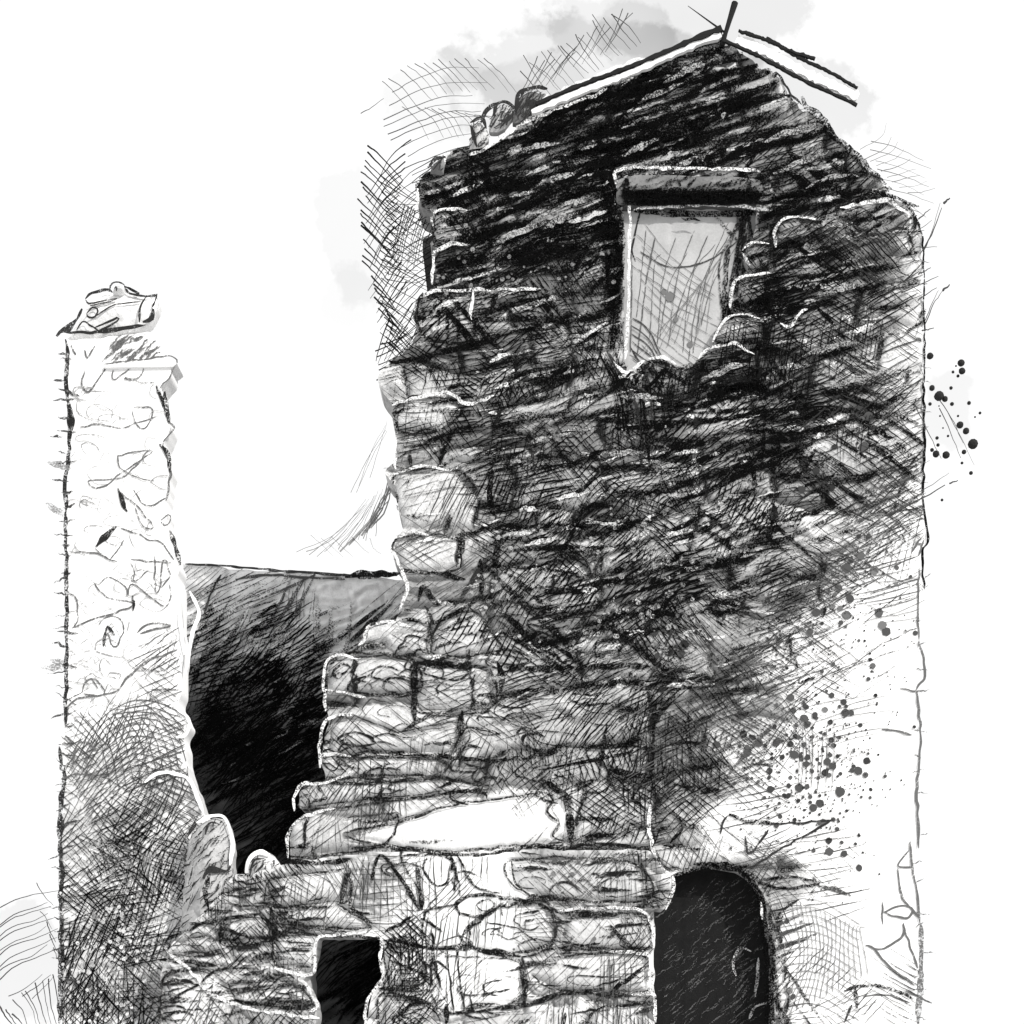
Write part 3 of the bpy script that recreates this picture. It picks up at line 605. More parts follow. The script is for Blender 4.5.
# 5) pale flecks of lichen and chalk edges
n = 200; x = rng.normal(655, 42, n); y = rng.normal(575, 48, n); chalk.dots(x, y, .8 + 2.4 * rng.random(n) ** 2.2, rng.uniform(.12, .5, n), .5)
n = 70; chalk.dots(rng.normal(500, 30, n), rng.normal(610, 60, n), rng.uniform(.8, 2.6, n), rng.uniform(.12, .4, n), .6)
n = 60; chalk.dots(rng.normal(500, 45, n), rng.normal(285, 24, n), rng.uniform(.8, 2.4, n), rng.uniform(.1, .3, n), .6)
WHITE = [[(417,212),(418,192)],[(433,228),(434,214),(450,211),(467,212)],[(433,286),(434,258),(446,248),(469,246)],[(420,300),(440,293),(473,292),(510,293),(541,292)],[(473,292),(472,306),(471,322)],
 [(444,172),(445,160),(452,150)],[(468,158),(484,152),(502,142),(522,126),(542,117)],[(522,127),(557,112),(607,94)],[(392,407),(412,401),(449,396),(462,405),(478,404),(494,398)],[(394,477),(417,469),(457,471)],[(395,436),(396,470)],
 [(392,543),(407,536),(430,537)],[(390,550),(400,567),(407,590),(400,612)],[(358,648),(365,642),(368,630),(385,624),(412,628)],[(320,766),(321,736),(328,722),(345,716),(360,717)],
 [(326,712),(325,682),(328,662),(340,655),(358,661)],[(326,692),(345,694),(366,698)],[(296,813),(296,796),(305,784),(323,784),(356,772)],[(288,860),(288,840),(294,826),(305,817),(336,809)],
 [(320,768),(326,756),(352,757)],[(616,192),(616,174),(640,170),(683,171),(730,172),(760,174)],[(633,212),(683,208),(728,208),(770,213)],[(627,200),(630,225),(628,252),(628,290),(625,361)],
 [(613,363),(622,374),(634,372),(645,362)],[(648,360),(662,359),(676,367)],[(698,360),(708,351),(733,347),(754,357)],[(730,309),(732,288),(741,280),(755,277),(770,276)],[(713,344),(718,330),(730,319),(744,316),(759,321)],
 [(774,251),(774,233),(783,222),(798,220),(816,223)],[(742,254),(750,246),(768,247)],[(741,256),(749,269)],[(838,211),(860,206),(884,204),(892,208),(908,216)],[(778,325),(790,330),(796,318),(806,312)],
 [(650,805),(649,833),(659,865),(672,876),(672,890),(665,910)],[(759,903),(762,919)],[(718,36),(658,57),(608,74),(560,94)]]
for P in WHITE: chalk.line(P, 3.1, .84, .54, wob=1.1)
for x, y, L, a in ((560,224,40,25),(575,205,30,20),(520,235,60,22),(560,180,50,15),(640,150,40,24),(690,72,60,24),(660,95,50,24),(770,112,50,18),(790,135,60,18),(800,165,60,22),(540,150,40,12),(830,350,60,14),(860,380,70,16),(840,292,50,16),(620,455,50,5),(640,400,40,0),(580,390,60,22),(720,375,40,20)):
    chalk.strokes(np.array([float(x)]), np.array([float(y)]), float(a), L, 6.0, .03, .4, .55, n=13)
ink.build('ink_hatching', M_INK, gable_wall); chalk.build('chalk_edging', M_CHALK, gable_wall)

mk = Marks(SH)
for k in range(12): mk.line([(634 + k * 10 + rng.normal(0, 3), 212 + rng.uniform(0, 50)), (632 + k * 7.5, 280 + rng.normal(0, 6)), (630 + k * 6.4 + rng.normal(0, 3), rng.uniform(310, 366))], rng.uniform(.5, 1.1), .08, .7, True)
for k in range(15): mk.line([(626 + rng.uniform(0, 20), 226 + k * 9 + rng.normal(0, 2)), (672, 258 + k * 9), (712 + rng.uniform(-14, 14), 286 + k * 9 + rng.normal(0, 2))], .6, .12, .72, True)
for k in range(10): mk.line([(634 + k * 8, 360 - k * 3), (660 + k * 6, 330 - k * 6), (690 + k * 5, 300 - k * 7)], .5, .18, .7, True)
for k in range(22): mk.line([(752 - abs(rng.normal(0, 14)), 212), (741 + rng.normal(0, 7), 262), (722 + rng.normal(0, 7), 345)], rng.uniform(.8, 3.6), .01, .52, True)
mk.line([(640,252),(668,267),(700,264),(726,250),(745,234)], 1.4, .05, .75); mk.line([(634,212),(700,214),(765,213)], 6, .006, .6); mk.line([(640,212),(632,248),(636,262)], 2, .03, .7)
for k in range(6): mk.line([(632, 318 + k * 8), (648, 330 + k * 8), (664 - k * 3, 362)], 1.1, .05, .75, True)
mk.dots([670,664,676,690], [297,292,320,345], [5,3,2.5,3], .15)
mk.build('ink_hatching', M_INK, shutter)
mk = Marks(DR); mw = Marks(DR)
mw.strokes(rng.uniform(660, 770, 260), rng.uniform(880, 1030, 260), rng.normal(40, 8, 260), rng.uniform(6, 22, 260), rng.uniform(.6, 1.4, 260), 0, rng.uniform(.03, .12, 260), .6)
for k in range(14): mw.line([(728 + rng.uniform(0, 10), 1018 - k * 5), (742 + rng.uniform(0, 14), 1003 - k * 5)], 1.3, .1, .55)
for P in ([(736,976),(733,962),(740,948),(751,951)],[(758,958),(757,975),(755,997)],[(748,1020),(756,1006),(776,1000)]): mw.line(P, 2.6, .6, .52)
mw.build('chalk_edging', M_CHALK, door)

# ================================================================== the low wall in front, with its own little doorway
YL = -.4
O_L = [(158,ground_py(YL)),(160,985),(163,962),(172,942),(200,916),(216,898),(234,874),(249,874),(285,864),(330,857),(380,850),(415,851),(460,857),(525,850),(610,849),(650,850),(660,866),
 (672,876),(672,890),(664,910),(645,912),(653,928),(654,952),(649,960),(650,992),(655,996),(656,ground_py(YL))]
H_LD = [(319,1095),(317,1004),(304,982),(312,972),(319,938),(376,938),(383,945),(382,978),(372,993),(366,1020),(366,1095)]
BIG_L = [([(270,880),(345,868),(345,898),(275,908)],.08,.62),([(280,908),(340,904),(368,922),(362,930),(282,924)],.06,.6),([(225,922),(262,916),(274,938),(226,944)],.08,.55),
 ([(276,936),(316,936),(312,968),(276,966)],.07,.6),([(384,950),(418,950),(424,984),(388,986)],.08,.55),([(470,930),(500,908),(545,905),(556,940),(524,955),(476,948)],.09,.6),
 ([(566,918),(640,914),(650,928),(648,948),(560,950)],.07,.55),([(556,956),(642,957),(646,992),(560,990),(530,975)],.07,.6),([(400,856),(450,858),(456,895),(425,900)],.05,.8),
 ([(426,915),(460,905),(470,945),(430,945)],.05,.84),([(430,956),(520,962),(518,1000),(440,1010)],.05,.84),([(510,862),(600,858),(640,864),(648,900),(560,902),(520,890)],.06,.52),
 ([(384,996),(430,1004),(440,1040),(380,1040)],.07,.5),([(212,996),(300,985),(312,1004),(240,1006)],.08,.6),([(165,980),(210,970),(236,1002),(210,1050),(168,1050)],.07,.68)]
def h_low(X, Y):
    d, sid, dv = masonry(X, Y, lambda y: np.interp(y, [0, 2000], [.0, .0]), lambda v: 27, 1.8, 15, 9)
    h = (.03 + .04 * hash01(sid, 2.3)) * (1 - np.exp(-np.maximum(d - 1.2, 0) / 3.4)) + .016 * (fbm(X, Y, 14, 18) - .5)
    alb = .34 + .34 * hash01(sid); alb = np.where(d < 1.5, alb * .7, alb)
    for poly, pr, tn in BIG_L:
        wx = X + 5 * (fbm(X, Y, 16, 71) - .5); wy = Y + 5 * (fbm(X, Y, 16, 72) - .5)
        ins = inside(poly, wx, wy); ed = edge_dist(poly, wx, wy)
        h = np.where(ins, pr * (1 - np.exp(-ed / 4)) + .01 * (fbm(X, Y, 12, 73) - .5), np.where(ed < 4, h * ed / 4, h)); alb = np.where(ins, tn, alb)
    lm = smooth(1.25, .75, np.hypot((X - 455) / 72, (Y - 915) / 95) + .6 * (fbm(X, Y, 30, 76) - .5))
    return h * (1 - .7 * lm), np.stack([alb * (1 - lm) + .83 * lm, .5 - .42 * lm], 2)
low = empty('low_wall', (4.1, YL, 0)); tag(low, 'rough low stone wall with a small square black doorway in front of the tower foot', 'wall')
LW = HF(YL, O_L, [H_LD], 1.5, .392, h_low); low_facing = LW.build('stone_facing', M_STONE, low)
ink = Marks(LW); chalk = Marks(LW); chalk.lift = .012
d_, s_, dv_ = masonry(LW.X, LW.Yp, lambda y: np.interp(y, [0, 2000], [.0, .0]), lambda v: 27, 1.8, 15, 9)
cand = np.argwhere((d_ < 1.5) & LW.mask & ((LW.X < 320) | (LW.X > 520))); k = rng.choice(len(cand), 240, replace=False)
ink.strokes(LW.X[cand[k, 0], cand[k, 1]], LW.Yp[cand[k, 0], cand[k, 1]], rng.normal(4, 9, 240), rng.uniform(18, 46, 240), rng.uniform(1.2, 3.6, 240), rng.normal(0, .05, 240), .014, rng.uniform(.5, .8, 240), n=9)
def fam_low(x, y, r):
    u = r.random(); return r.normal(86, 5) if u < .3 else (r.normal(-46, 6) if u < .6 else (r.normal(44, 6) if u < .85 else r.normal(8, 8)))
hatch(ink, (158, 845, 675, 1034), lambda x, y, D: np.full(x.shape, .84), fam_low, 8, heavy=.08, gain=.52, maxn=900, lw=(.7, 1.1), ll=(18, 50), cap=lambda x, y: np.where((x > 285) & (x < 400) & (y > 915), 4.0, 10))
DARK_L = [([(285,863),(320,863),(352,860)],5),([(347,874),(342,904)],7),([(350,908),(372,923)],4),([(222,920),(240,917),(262,914)],4),([(222,920),(221,944)],6),([(272,908),(277,941)],6),([(280,923),(296,924),(311,929)],5),
 ([(160,960),(190,962),(216,966)],4.5),([(210,874),(206,895),(209,910)],5),([(320,937),(345,936),(380,939)],4),([(165,940),(190,930),(207,920)],3),([(372,883),(380,856),(397,873),(420,910)],4.2),([(417,863),(420,890),(422,911)],5),
 ([(457,856),(475,886),(500,894)],2.6),([(427,857),(424,870),(435,885),(447,882),(453,859)],2.4),([(460,915),(457,904),(472,895),(502,898),(532,903),(552,911)],3.6),([(550,910),(575,914),(610,914)],6),
 ([(458,912),(474,917),(490,912),(503,903)],2.6),([(476,905),(484,911),(495,905),(486,900),(476,905)],2),([(463,936),(472,923),(488,914)],4),([(457,930),(466,944),(492,954),(525,961)],3),([(492,950),(520,956)],4),
 ([(382,941),(400,941),(420,947),(437,949),(470,948),(492,954)],4),([(385,933),(400,924),(414,915)],3),([(420,918),(432,924),(443,933)],3.6),([(380,989),(400,990),(420,989)],5),([(522,957),(524,980),(525,1004)],6),
 ([(487,922),(517,929),(537,943),(547,958)],1.6),([(494,1009),(527,1005),(560,994),(604,989)],5),([(482,996),(512,988)],2.5),([(452,1014),(475,1008),(494,1003)],3),([(448,950),(450,980),(454,1014)],2),([(457,950),(460,985),(465,1016)],2),
 ([(471,990),(471,1010)],2),([(392,1021),(414,1004),(434,1003)],3),([(447,1005),(446,1024)],6),([(432,930),(434,960),(440,985)],3),([(420,958),(436,972),(442,990)],2.2),([(390,960),(410,968),(424,975)],2.5),
 ([(300,985),(312,1000)],3),([(170,1000),(200,985),(215,972)],2.5),([(230,1000),(270,1006),(310,1008)],4),([(610,925),(622,940),(634,950)],4),([(648,965),(620,985),(608,996)],4),([(352,880),(352,908),(372,915)],3),
 ([(540,952),(560,948),(600,944)],2.5),([(565,1012),(564,1024)],4),([(585,1024),(600,1008),(640,1004)],2.5)]
for poly, _, tn in BIG_L:
    for _k in range(2): ring(ink, poly, rng.uniform(1.1, 3), .01, .6)
for k in range(60):
    x, y = (rng.uniform(170, 310), rng.uniform(900, 1020)) if k < 26 else (rng.uniform(385, 640), rng.uniform(862, 1020)); a = rng.uniform(8, 20); b = rng.uniform(5, 10); t = np.linspace(rng.uniform(0, 3), rng.uniform(4, 7), 7)
    ink.line(np.stack([x + a * np.cos(t), y + b * np.sin(t)], 1) + rng.normal(0, 1, (7, 2)), rng.uniform(.7, 2.4), .02, .62, True)
for P, w_ in DARK_L: ink.line(P, w_, .006, .64, wob=.9)
for P in ([(275,968),(300,975),(311,974),(316,966),(319,938),(345,935),(366,932)],[(303,981),(312,994),(318,1006),(309,1012)],[(210,993),(248,1008),(320,1019)],[(365,1024),(370,996),(382,980),(381,960),(382,940),(388,934)],
          [(606,909),(630,908),(645,915),(653,928),(653,945)],[(608,952),(640,954),(649,960),(649,994)],[(632,994),(652,995),(656,1022)],[(558,912),(580,908),(606,909)],[(165,948),(196,975),(206,990)]): chalk.line(P, 3.1, .84, .54, wob=1.1)
spatter(ink, 70, 580, 890, 34, 40, 2.0, .1)
ink.build('ink_hatching', M_INK, low_facing); chalk.build('chalk_edging', M_CHALK, low_facing)

# ================================================================== the broken pillar on the left
O_P = [(62,1079),(60,900),(60,830),(64,790),(61,745),(66,700),(67,600),(65,512),(70,450),(66,400),(65,350),(66,340),(95,338),(150,330),(160,345),(163,356),(172,362),(172,376),(160,388),(166,412),
 (173,428),(164,443),(171,468),(166,500),(170,530),(180,566),(180,612),(184,650),(182,680),(180,705),(190,722),(184,738),(190,775),(198,796),(208,822),(222,850),(232,880),(235,1079)]
def h_pil(X, Y):
    d, sid, dv = masonry(X, Y, lambda y: np.interp(y, [0, 2000], [.03, .03]), lambda v: 36, 1.7, 25, 7)
    unshaded = smooth(830, 700, Y + 60 * (fbm(X, Y, 40, 31) - .5))  # pale shaft above; drawn shade at the foot put into the tone
    h = (.02 + .03 * hash01(sid, 2.3)) * (1 - .8 * unshaded) * (1 - np.exp(-np.maximum(d - 1.2, 0) / 3.4)) + .012 * (fbm(X, Y, 14, 28) - .5) * (1 - .7 * unshaded)
    return h, np.stack([.83 * unshaded + (1 - unshaded) * (.5 + .25 * hash01(sid)), .45 - .42 * unshaded], 2)
pillar = empty('stone_pillar', (1.2, 0, 0)); tag(pillar, 'tall narrow whitened stone pillar left standing alone at the left', 'pillar')
PL = HF(0, O_P, [], 1.5, .34, h_pil); shaft = PL.build('shaft', M_STONE, pillar)
bm = bmesh.new(); add_prism(bm, [(103,365),(148,360),(170,357),(177,363),(172,367),(104,368)], -.035, .3, .006); link('ledge_slab', bm_mesh('ledge_slab', bm), M_WHITEWOOD, pillar)
ink = Marks(PL); chalk = Marks(PL); chalk.lift = .012
PIL = [([(66,340),(68,360),(66,386),(70,420),(69,452),(66,480),(66,512)],4),([(69,405),(71,420),(70,440)],9),([(66,512),(67,587),(66,727)],3.6),([(60,747),(62,768),(66,775)],4),([(66,768),(62,800),(60,830),(62,860)],4.4),([(62,815),(62,835)],8),([(62,850),(62,918),(61,1024)],5),
 ([(85,370),(82,384),(88,392),(99,379),(107,365)],2.2),([(104,364),(148,359),(170,357),(176,364),(150,366),(104,366)],1.8),([(113,370),(115,381),(132,367),(143,368),(138,378),(124,379),(140,383),(155,384)],1.8),([(157,386),(163,400),(165,412)],3),([(176,367),(168,380),(160,389)],1.8),
 ([(164,392),(167,410),(169,424)],6),([(133,409),(145,407),(153,410),(146,429),(136,424),(133,409)],1.8),([(80,428),(100,424),(120,428),(140,422),(159,416)],1.8),([(165,419),(174,429),(163,443),(171,469),(166,502)],2.4),([(160,445),(168,455),(170,474)],4),
 ([(116,456),(135,453),(153,451),(123,473),(100,489),(88,481),(110,480),(126,476),(150,450)],1.8),([(118,455),(122,470),(140,478),(155,482)],1.6),([(120,492),(135,505),(150,522),(153,529),(142,525),(136,508)],1.8),([(134,489),(146,506),(166,499)],1.8),([(118,488),(124,506),(128,512)],5),([(161,522),(168,515),(172,518),(166,526),(161,522)],1.8),
 ([(70,552),(95,554),(117,563)],1.8),([(95,547),(105,537),(117,527)],6),([(95,549),(110,560)],2),([(120,528),(140,535),(150,541),(160,542),(175,560)],1.8),([(170,530),(175,545),(181,566)],4),([(100,584),(110,577),(125,587),(128,596),(132,584),(150,597),(165,606),(172,597),(170,584)],1.8),
 ([(130,560),(150,562),(172,563)],1.6),([(130,560),(135,572),(134,582),(150,570)],1.6),([(72,628),(102,617),(135,606),(120,600),(107,598),(98,588),(94,583)],2),([(133,596),(134,612)],3),([(98,625),(106,617),(115,616),(124,625),(120,640),(114,647),(108,635),(106,628)],2),([(106,628),(104,646)],3),([(107,626),(114,636)],4),
 ([(137,633),(150,624),(172,625),(155,630),(140,634)],2.4),([(66,717),(70,704),(82,698),(115,692),(128,678),(140,667),(158,657),(178,650)],2.4),([(82,692),(86,682),(96,680),(105,692),(95,696),(84,694)],2),([(92,680),(99,690)],2),([(155,555),(156,590),(160,590),(164,560),(170,575),(162,588)],2),
 ([(74,770),(76,748),(86,742),(98,752)],2.4),([(66,765),(72,760),(76,748)],2),([(76,760),(88,775),(110,775)],2),([(62,779),(84,774),(104,785)],2.4),([(67,590),(76,600),(78,618),(73,628)],2),([(140,667),(160,672),(180,660)],2),([(150,690),(180,690)],2.2),
 ([(160,870),(170,880),(200,870)],2),([(110,560),(125,540)],1.4),([(95,345),(88,358),(84,350)],2),([(72,345),(76,356),(72,350)],2.4)]
for P, w_ in PIL: ink.line(P, w_ * (1 if w_ > 2.6 else .78), .02 if w_ > 2.6 else .11, .66, wob=.9)
for k in range(70):
    x, y = rng.uniform(76, 164), rng.uniform(385, 720); a = rng.uniform(6, 17); b = rng.uniform(4, 9); t = np.linspace(rng.uniform(0, 3), rng.uniform(4, 7), 7)
    ink.line(np.stack([x + a * np.cos(t), y + b * np.sin(t) * (1 + .3 * np.sin(2 * t))], 1) + rng.normal(0, 1.2, (7, 2)), rng.uniform(.5, 1.0), rng.uniform(.15, .4), .66, True)
n = 90; ink.strokes(rng.uniform(70, 175, n), rng.uniform(580, 720, n), np.where(rng.random(n) < .5, rng.normal(30, 10, n), rng.normal(-50, 10, n)), rng.uniform(10, 36, n), .6, .02, .3, .66)
for y in np.arange(350, 1010, 13):
    ink.strokes(np.array([65 + rng.normal(0, 3)]), np.array([y + rng.uniform(-6, 6)]), rng.normal(2, 16), rng.uniform(8, 26), rng.uniform(1, 2.6), 0, .05, .75, clip=False)
for x, y, a in ((60,466,-14),(56,510,-35),(62,664,-22),(54,668,-4)): ink.strokes(np.array([float(x)]), np.array([float(y)]), float(a), 26, 6., 0, .2, .6, clip=False)
n = 46; ink.strokes(rng.uniform(110, 155, n), rng.uniform(338, 360, n), rng.normal(35, 8, n), rng.uniform(10, 22, n), rng.uniform(1, 2.6, n), 0, .12, .7)
def fam_pil(x, y, r):
    u = r.random(); return r.normal(28, 12) if u < .35 else (r.normal(-42, 10) if u < .7 else r.normal(70, 10))
hatch(ink, (58, 640, 240, 1034), lambda x, y, D: np.full(x.shape, .88), fam_pil, 9, heavy=.0, gain=.85, maxn=1500, lw=(.7, 1.2), ll=(30, 100), cap=lambda x, y: np.where((x > 160) & (y < 850), 4.2, 10))
for k in range(15): ink.line([(66 + k * 2, 770 - k * 2 + k * 6), (100 + k * 2, 720 + k * 5), (140, 700 + k * 6), (182, 712 + k * 6)], .9, .08, .8, True)
for k in range(12): ink.line([(80 + k * 8, 712), (100 + k * 8, 740), (112 + k * 8, 790)], .8, .08, .8, True)
for P in ([(190,592),(199,612),(192,637),(186,674)],[(179,612),(183,640),(185,655)],[(175,707),(190,720),(186,735),(176,738)],[(145,783),(160,773),(180,775),(190,780),(197,795),(205,815)]): chalk.line(P, 3.6, .88, .9)
n = 120; chalk.dots(rng.normal(110, 26, n), rng.normal(950, 46, n), rng.uniform(.8, 2.2, n), rng.uniform(.4, .7, n), .62)
ink.build('ink_hatching', M_INK, shaft); chalk.build('chalk_edging', M_CHALK, shaft)

# ================================================================== the rear wall of the ruin, between pillar and tower
YR = 3.0
O_R = [(140,560),(190,563),(240,568),(285,572),(330,575),(352,573),(366,568),(376,576),(430,580),(430,ground_py(YR)),(140,ground_py(YR))]
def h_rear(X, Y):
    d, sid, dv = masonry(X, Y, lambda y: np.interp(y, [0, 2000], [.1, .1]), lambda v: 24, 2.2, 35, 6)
    painted_shade = smooth(625, 740, Y + 40 * (fbm(X, Y, 40, 51) - .5) + .25 * (300 - X) * .4)  # shade of the recess painted into the lower stone tone
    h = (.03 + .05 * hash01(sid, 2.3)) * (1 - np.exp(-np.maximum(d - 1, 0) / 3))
    return h, np.stack([(.78 + .08 * hash01(sid)) * (1 - painted_shade) + painted_shade * (.03 + .06 * hash01(sid)), np.full(X.shape, .6)], 2)
rear = empty('ruined_rear_wall', (3.0, YR, 0)); tag(rear, 'dark shade-painted stone wall closing the gap between the white pillar and the tower', 'wall')
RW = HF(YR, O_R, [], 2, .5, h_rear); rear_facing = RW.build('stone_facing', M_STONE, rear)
ink = Marks(RW); chalk = Marks(RW)
hatch(ink, (180, 560, 420, 1000), lambda x, y, D: np.where(D > 7, .55, .72), lambda x, y, r: r.normal(33, 9) if r.random() < .8 else r.normal(60, 12), 10, heavy=.45, gain=1.0, maxn=1700, lw=(.8, 1.8), ll=(20, 60))
ink.line([(186,565),(240,568),(285,572),(330,575),(352,577),(400,576)], 2.6, .05, .85); ink.line([(236,580),(270,576),(300,578),(345,580)], 2.5, .08, .7); ink.line([(345,578),(366,574),(398,577)], 5, .02, .8)
ink.line([(205,615),(214,590),(222,576)], 2.4, .05, .8)
n = 60; chalk.strokes(rng.uniform(215, 318, n), rng.uniform(625, 790, n), rng.normal(30, 7, n), rng.uniform(14, 42, n), rng.uniform(1.2, 3.2, n), 0, rng.uniform(.1, .35, n), .5)
ink.build('ink_hatching', M_INK, rear_facing); chalk.build('chalk_edging', M_CHALK, rear_facing)

# ================================================================== loose stones
def rock(name, poly, Y, bulge, tone, label, lines=(), whites=(), group=None, rough=.5, hatchn=0):
    p = np.asarray(poly, float); c = p.mean(0)
    def hf_(X, Yp):
        wx = X + 2 * (fbm(X, Yp, 8, 81) - .5); ed = edge_dist(poly, wx, Yp); m = max(4, edge_dist(poly, np.array([[c[0]]]), np.array([[c[1]]]))[0, 0])
        return bulge * (np.sqrt(np.clip(ed / m, 0, 1)) * .8 + .2 * np.clip(ed / m, 0, 1)) + .03 * (fbm(X, Yp, 12, 83) - .5) * np.clip(ed / 4, 0, 1), np.stack([np.full(X.shape, tone), np.full(X.shape, rough)], 2)
    b = pt(c[0], p[:, 1].max(), Y); e = empty(name, b); tag(e, label, 'stone', group)
    hf = HF(Y, poly, [], 1.0, bulge * 1.2, hf_); hf.build('stone_body', M_STONE, e)
    mk = Marks(hf); mk.lift = .008
    for P, w_ in lines: mk.line(P, w_, .03, .82)
    if hatchn: mk.strokes(rng.uniform(p[:, 0].min(), p[:, 0].max(), hatchn), rng.uniform(p[:, 1].min(), min(p[:, 1].max(), p[:, 1].min() + 115), hatchn), np.where(rng.random(hatchn) < .5, rng.normal(40, 8, hatchn), rng.normal(70, 8, hatchn)), rng.uniform(10, 28, hatchn), rng.uniform(.8, 1.8, hatchn), 0, .03, .75)
    mk.build('ink_outline', M_INK, e)
    mk = Marks(hf); mk.lift = .012
    for P in whites: mk.line(P, 4, .88, 1.0)
    mk.build('chalk_edging', M_CHALK, e)
    return e
rock('capstone', [(66,341),(79,322),(90,303),(108,294),(128,292),(141,297),(159,300),(157,312),(152,323),(141,330),(94,341)], .06, .12, .78, 'large pale irregular capstone lying across the top of the white pillar',
     [([(60,342),(70,332),(79,322)],6),([(79,322),(84,312)],4),([(88,303),(94,297),(109,293),(114,296)],2.4),([(88,303),(92,308),(110,305),(120,303)],2.2),([(92,310),(110,308),(120,304)],2),([(127,290),(141,297),(131,297),(127,290)],2.2),([(131,297),(145,299),(159,300),(154,310)],2.6),
      ([(66,336),(80,336),(97,336),(120,332),(148,328)],3.4),([(89,318),(95,312),(101,316),(98,322),(91,322),(89,318)],2),([(98,322),(120,311),(143,306)],1.6),([(141,326),(143,312),(148,300)],2.4),([(144,325),(153,322),(155,312)],5),([(97,332),(115,325),(121,323),(118,327),(100,335)],1.6),([(92,329),(102,335)],2.4),([(79,334),(86,326),(95,332)],1.6)])
rock('capstone', [(112,297),(114,289),(121,286),(128,289),(127,297)], .0, .1, .7, 'small round stone perched on the big capstone of the pillar', [([(112,297),(114,290),(121,287),(127,290)],2.2),([(117,294),(120,291),(119,296)],3)])
rock('verge_stone', [(512,126),(515,108),(519,97),(531,91),(541,94),(548,93),(546,106),(536,116),(524,124)], -.02, .05, .2, 'dark squarish stone on the left roof edge, highest of the loose stones there', [([(516,118),(518,97),(534,91),(547,92)],4),([(520,110),(535,104),(530,112)],5)], [[(548,98),(542,106),(536,112)]], 'loose stones along the left roof edge', hatchn=60)
rock('verge_stone', [(488,134),(491,116),(497,108),(505,105),(513,110),(515,118),(508,126),(498,134)], -.02, .05, .5, 'round pale stone in the middle of the loose stones on the left roof edge', [([(494,120),(496,108),(505,105),(514,112),(508,123),(498,124)],3),([(481,126),(486,114),(498,106)],4)], [], 'loose stones along the left roof edge', hatchn=34)
rock('verge_stone', [(468,152),(471,136),(470,127),(480,122),(487,127),(490,138),(484,150)], -.02, .05, .5, 'pale upright stone with a black left edge low on the left roof edge', [([(471,128),(474,140),(477,150)],5),([(470,126),(482,121),(486,132)],3)], [], 'loose stones along the left roof edge', hatchn=26)
rock('verge_stone', [(428,176),(432,166),(444,158),(447,170),(444,178)], -.02, .12, .2, 'blackened low stone at the foot of the left roof edge', [([(428,174),(436,166),(446,164)],6)], [], 'loose stones along the left roof edge', hatchn=14)
rock('upright_stone', [(178,ground_py(-.25)),(182,900),(188,842),(200,824),(214,817),(227,820),(234,842),(233,868),(236,900),(240,ground_py(-.25))], -.2, .14, .42, 'grey round headed upright stone leaning at the pillar foot beside the black gap',
     [([(189,838),(200,822)],2.4),([(208,836),(212,824),(222,826)],2.4),([(206,880),(212,872),(228,872)],6)], [[(198,824),(214,817),(227,820),(234,842),(232,866)]], hatchn=110)
rock('coping_stone', [(246,884),(248,864),(258,853),(270,854),(284,866),(282,880)], -.18, .14, .6, 'small pale rounded stone sitting on top of the low wall beside the black gap', [([(252,878),(256,862),(266,860)],2.4),([(262,878),(284,874)],4)], [[(248,880),(249,864),(260,853),(272,856)]], hatchn=18)

# ================================================================== free strokes that stand out past the masonry
def free(name, label, lines, Y, grey=.02, cat='hatching'):
    bm = bmesh.new()
    for P, r in lines:
        if len(lines) > 30 and rng.random() < .1: continue
        P = np.asarray(P, float) + rng.normal(0, 1.3, 2) + rng.normal(0, .5, (len(P), 2)); r = r * rng.uniform(.7, 1.25)
        Q = catmull(P, 4); y = Y + rng.uniform(-.06, .06); n = len(Q)
        add_tube(bm, [pt(q[0] + rng.normal(0, .25), q[1] + rng.normal(0, .25), y) for q in Q], [r * .01 * (1.1 - .7 * i / n) for i in range(n)], 4)
    o = link(name, bm_mesh(name, bm), plain(name + '_black', grey, .3, 30)); tag(o, label, cat, kind='stuff'); return o
U_ = rng.uniform
L = []
for k in range(15):
    y = 60 + k * 7.2; x = 398 + (k > 5) * (k - 5) * 3.2 - min(k, 5) * 2.4
    L.append(([(x + U_(-5, 5), y + 26 - k * .3), (x + 26, y + 11), (x + 56, y + 2), (min(x + 86, 486) + U_(-12, 12), y + 1)], .5))
for k in range(15):
    x = 380 + k * 7.5; y = 82 - min(k, 5) * 4; L.append(([(x + U_(-3, 3), y + U_(-4, 4)), (x + 14, y + 12), (x + 30, y + 30 + U_(-4, 6))], .4))
for k in range(12):
    x = 392 + k * 8; L.append(([(x, 104 + k), (x + 16, 120), (x + 26, 138)], .36))
L.append(([(363, 114), (374, 107), (386, 98)], .5))
free('crosshatching', 'fine fan of crossing curved pen lines in the air above the tower left shoulder', L, .25, .12)
L = []
for k in range(30):
    y = 146 + k * 6.8; x = 368 - 7 * math.sin(k / 6) + (k > 18) * (k - 18) * 1.4
    L.append(([(x + U_(-2, 2), y), (x + 12, y + 12), (x + 24 + (k < 14) * 10, y + 26 + (k < 14) * 10)], .75))
    L.append(([(x + 42 - k * .5, y - 6), (x + 22, y + 10), (x + 6 + U_(-4, 4), y + 36)], .6))
for k in range(14):
    x = 392 + k * 2.6; L.append(([(x + 12, 205 + k), (x + 3, 235), (x - 4, 268 + U_(-8, 8))], .45))
    L.append(([(385 + U_(-3, 3), 200 + k * 6), (400, 204 + k * 6), (418, 204 + k * 6)], .42))
for k in range(6): L.append(([(390 - k * 2 + k * 6, 318 + k * 3), (382 + k * 4, 340), (374 + k * 3, 362)], .6))
for k in range(6): L.append(([(378, 344 + k * 7), (395, 338 + k * 6), (416, 326 + k * 5)], .6))
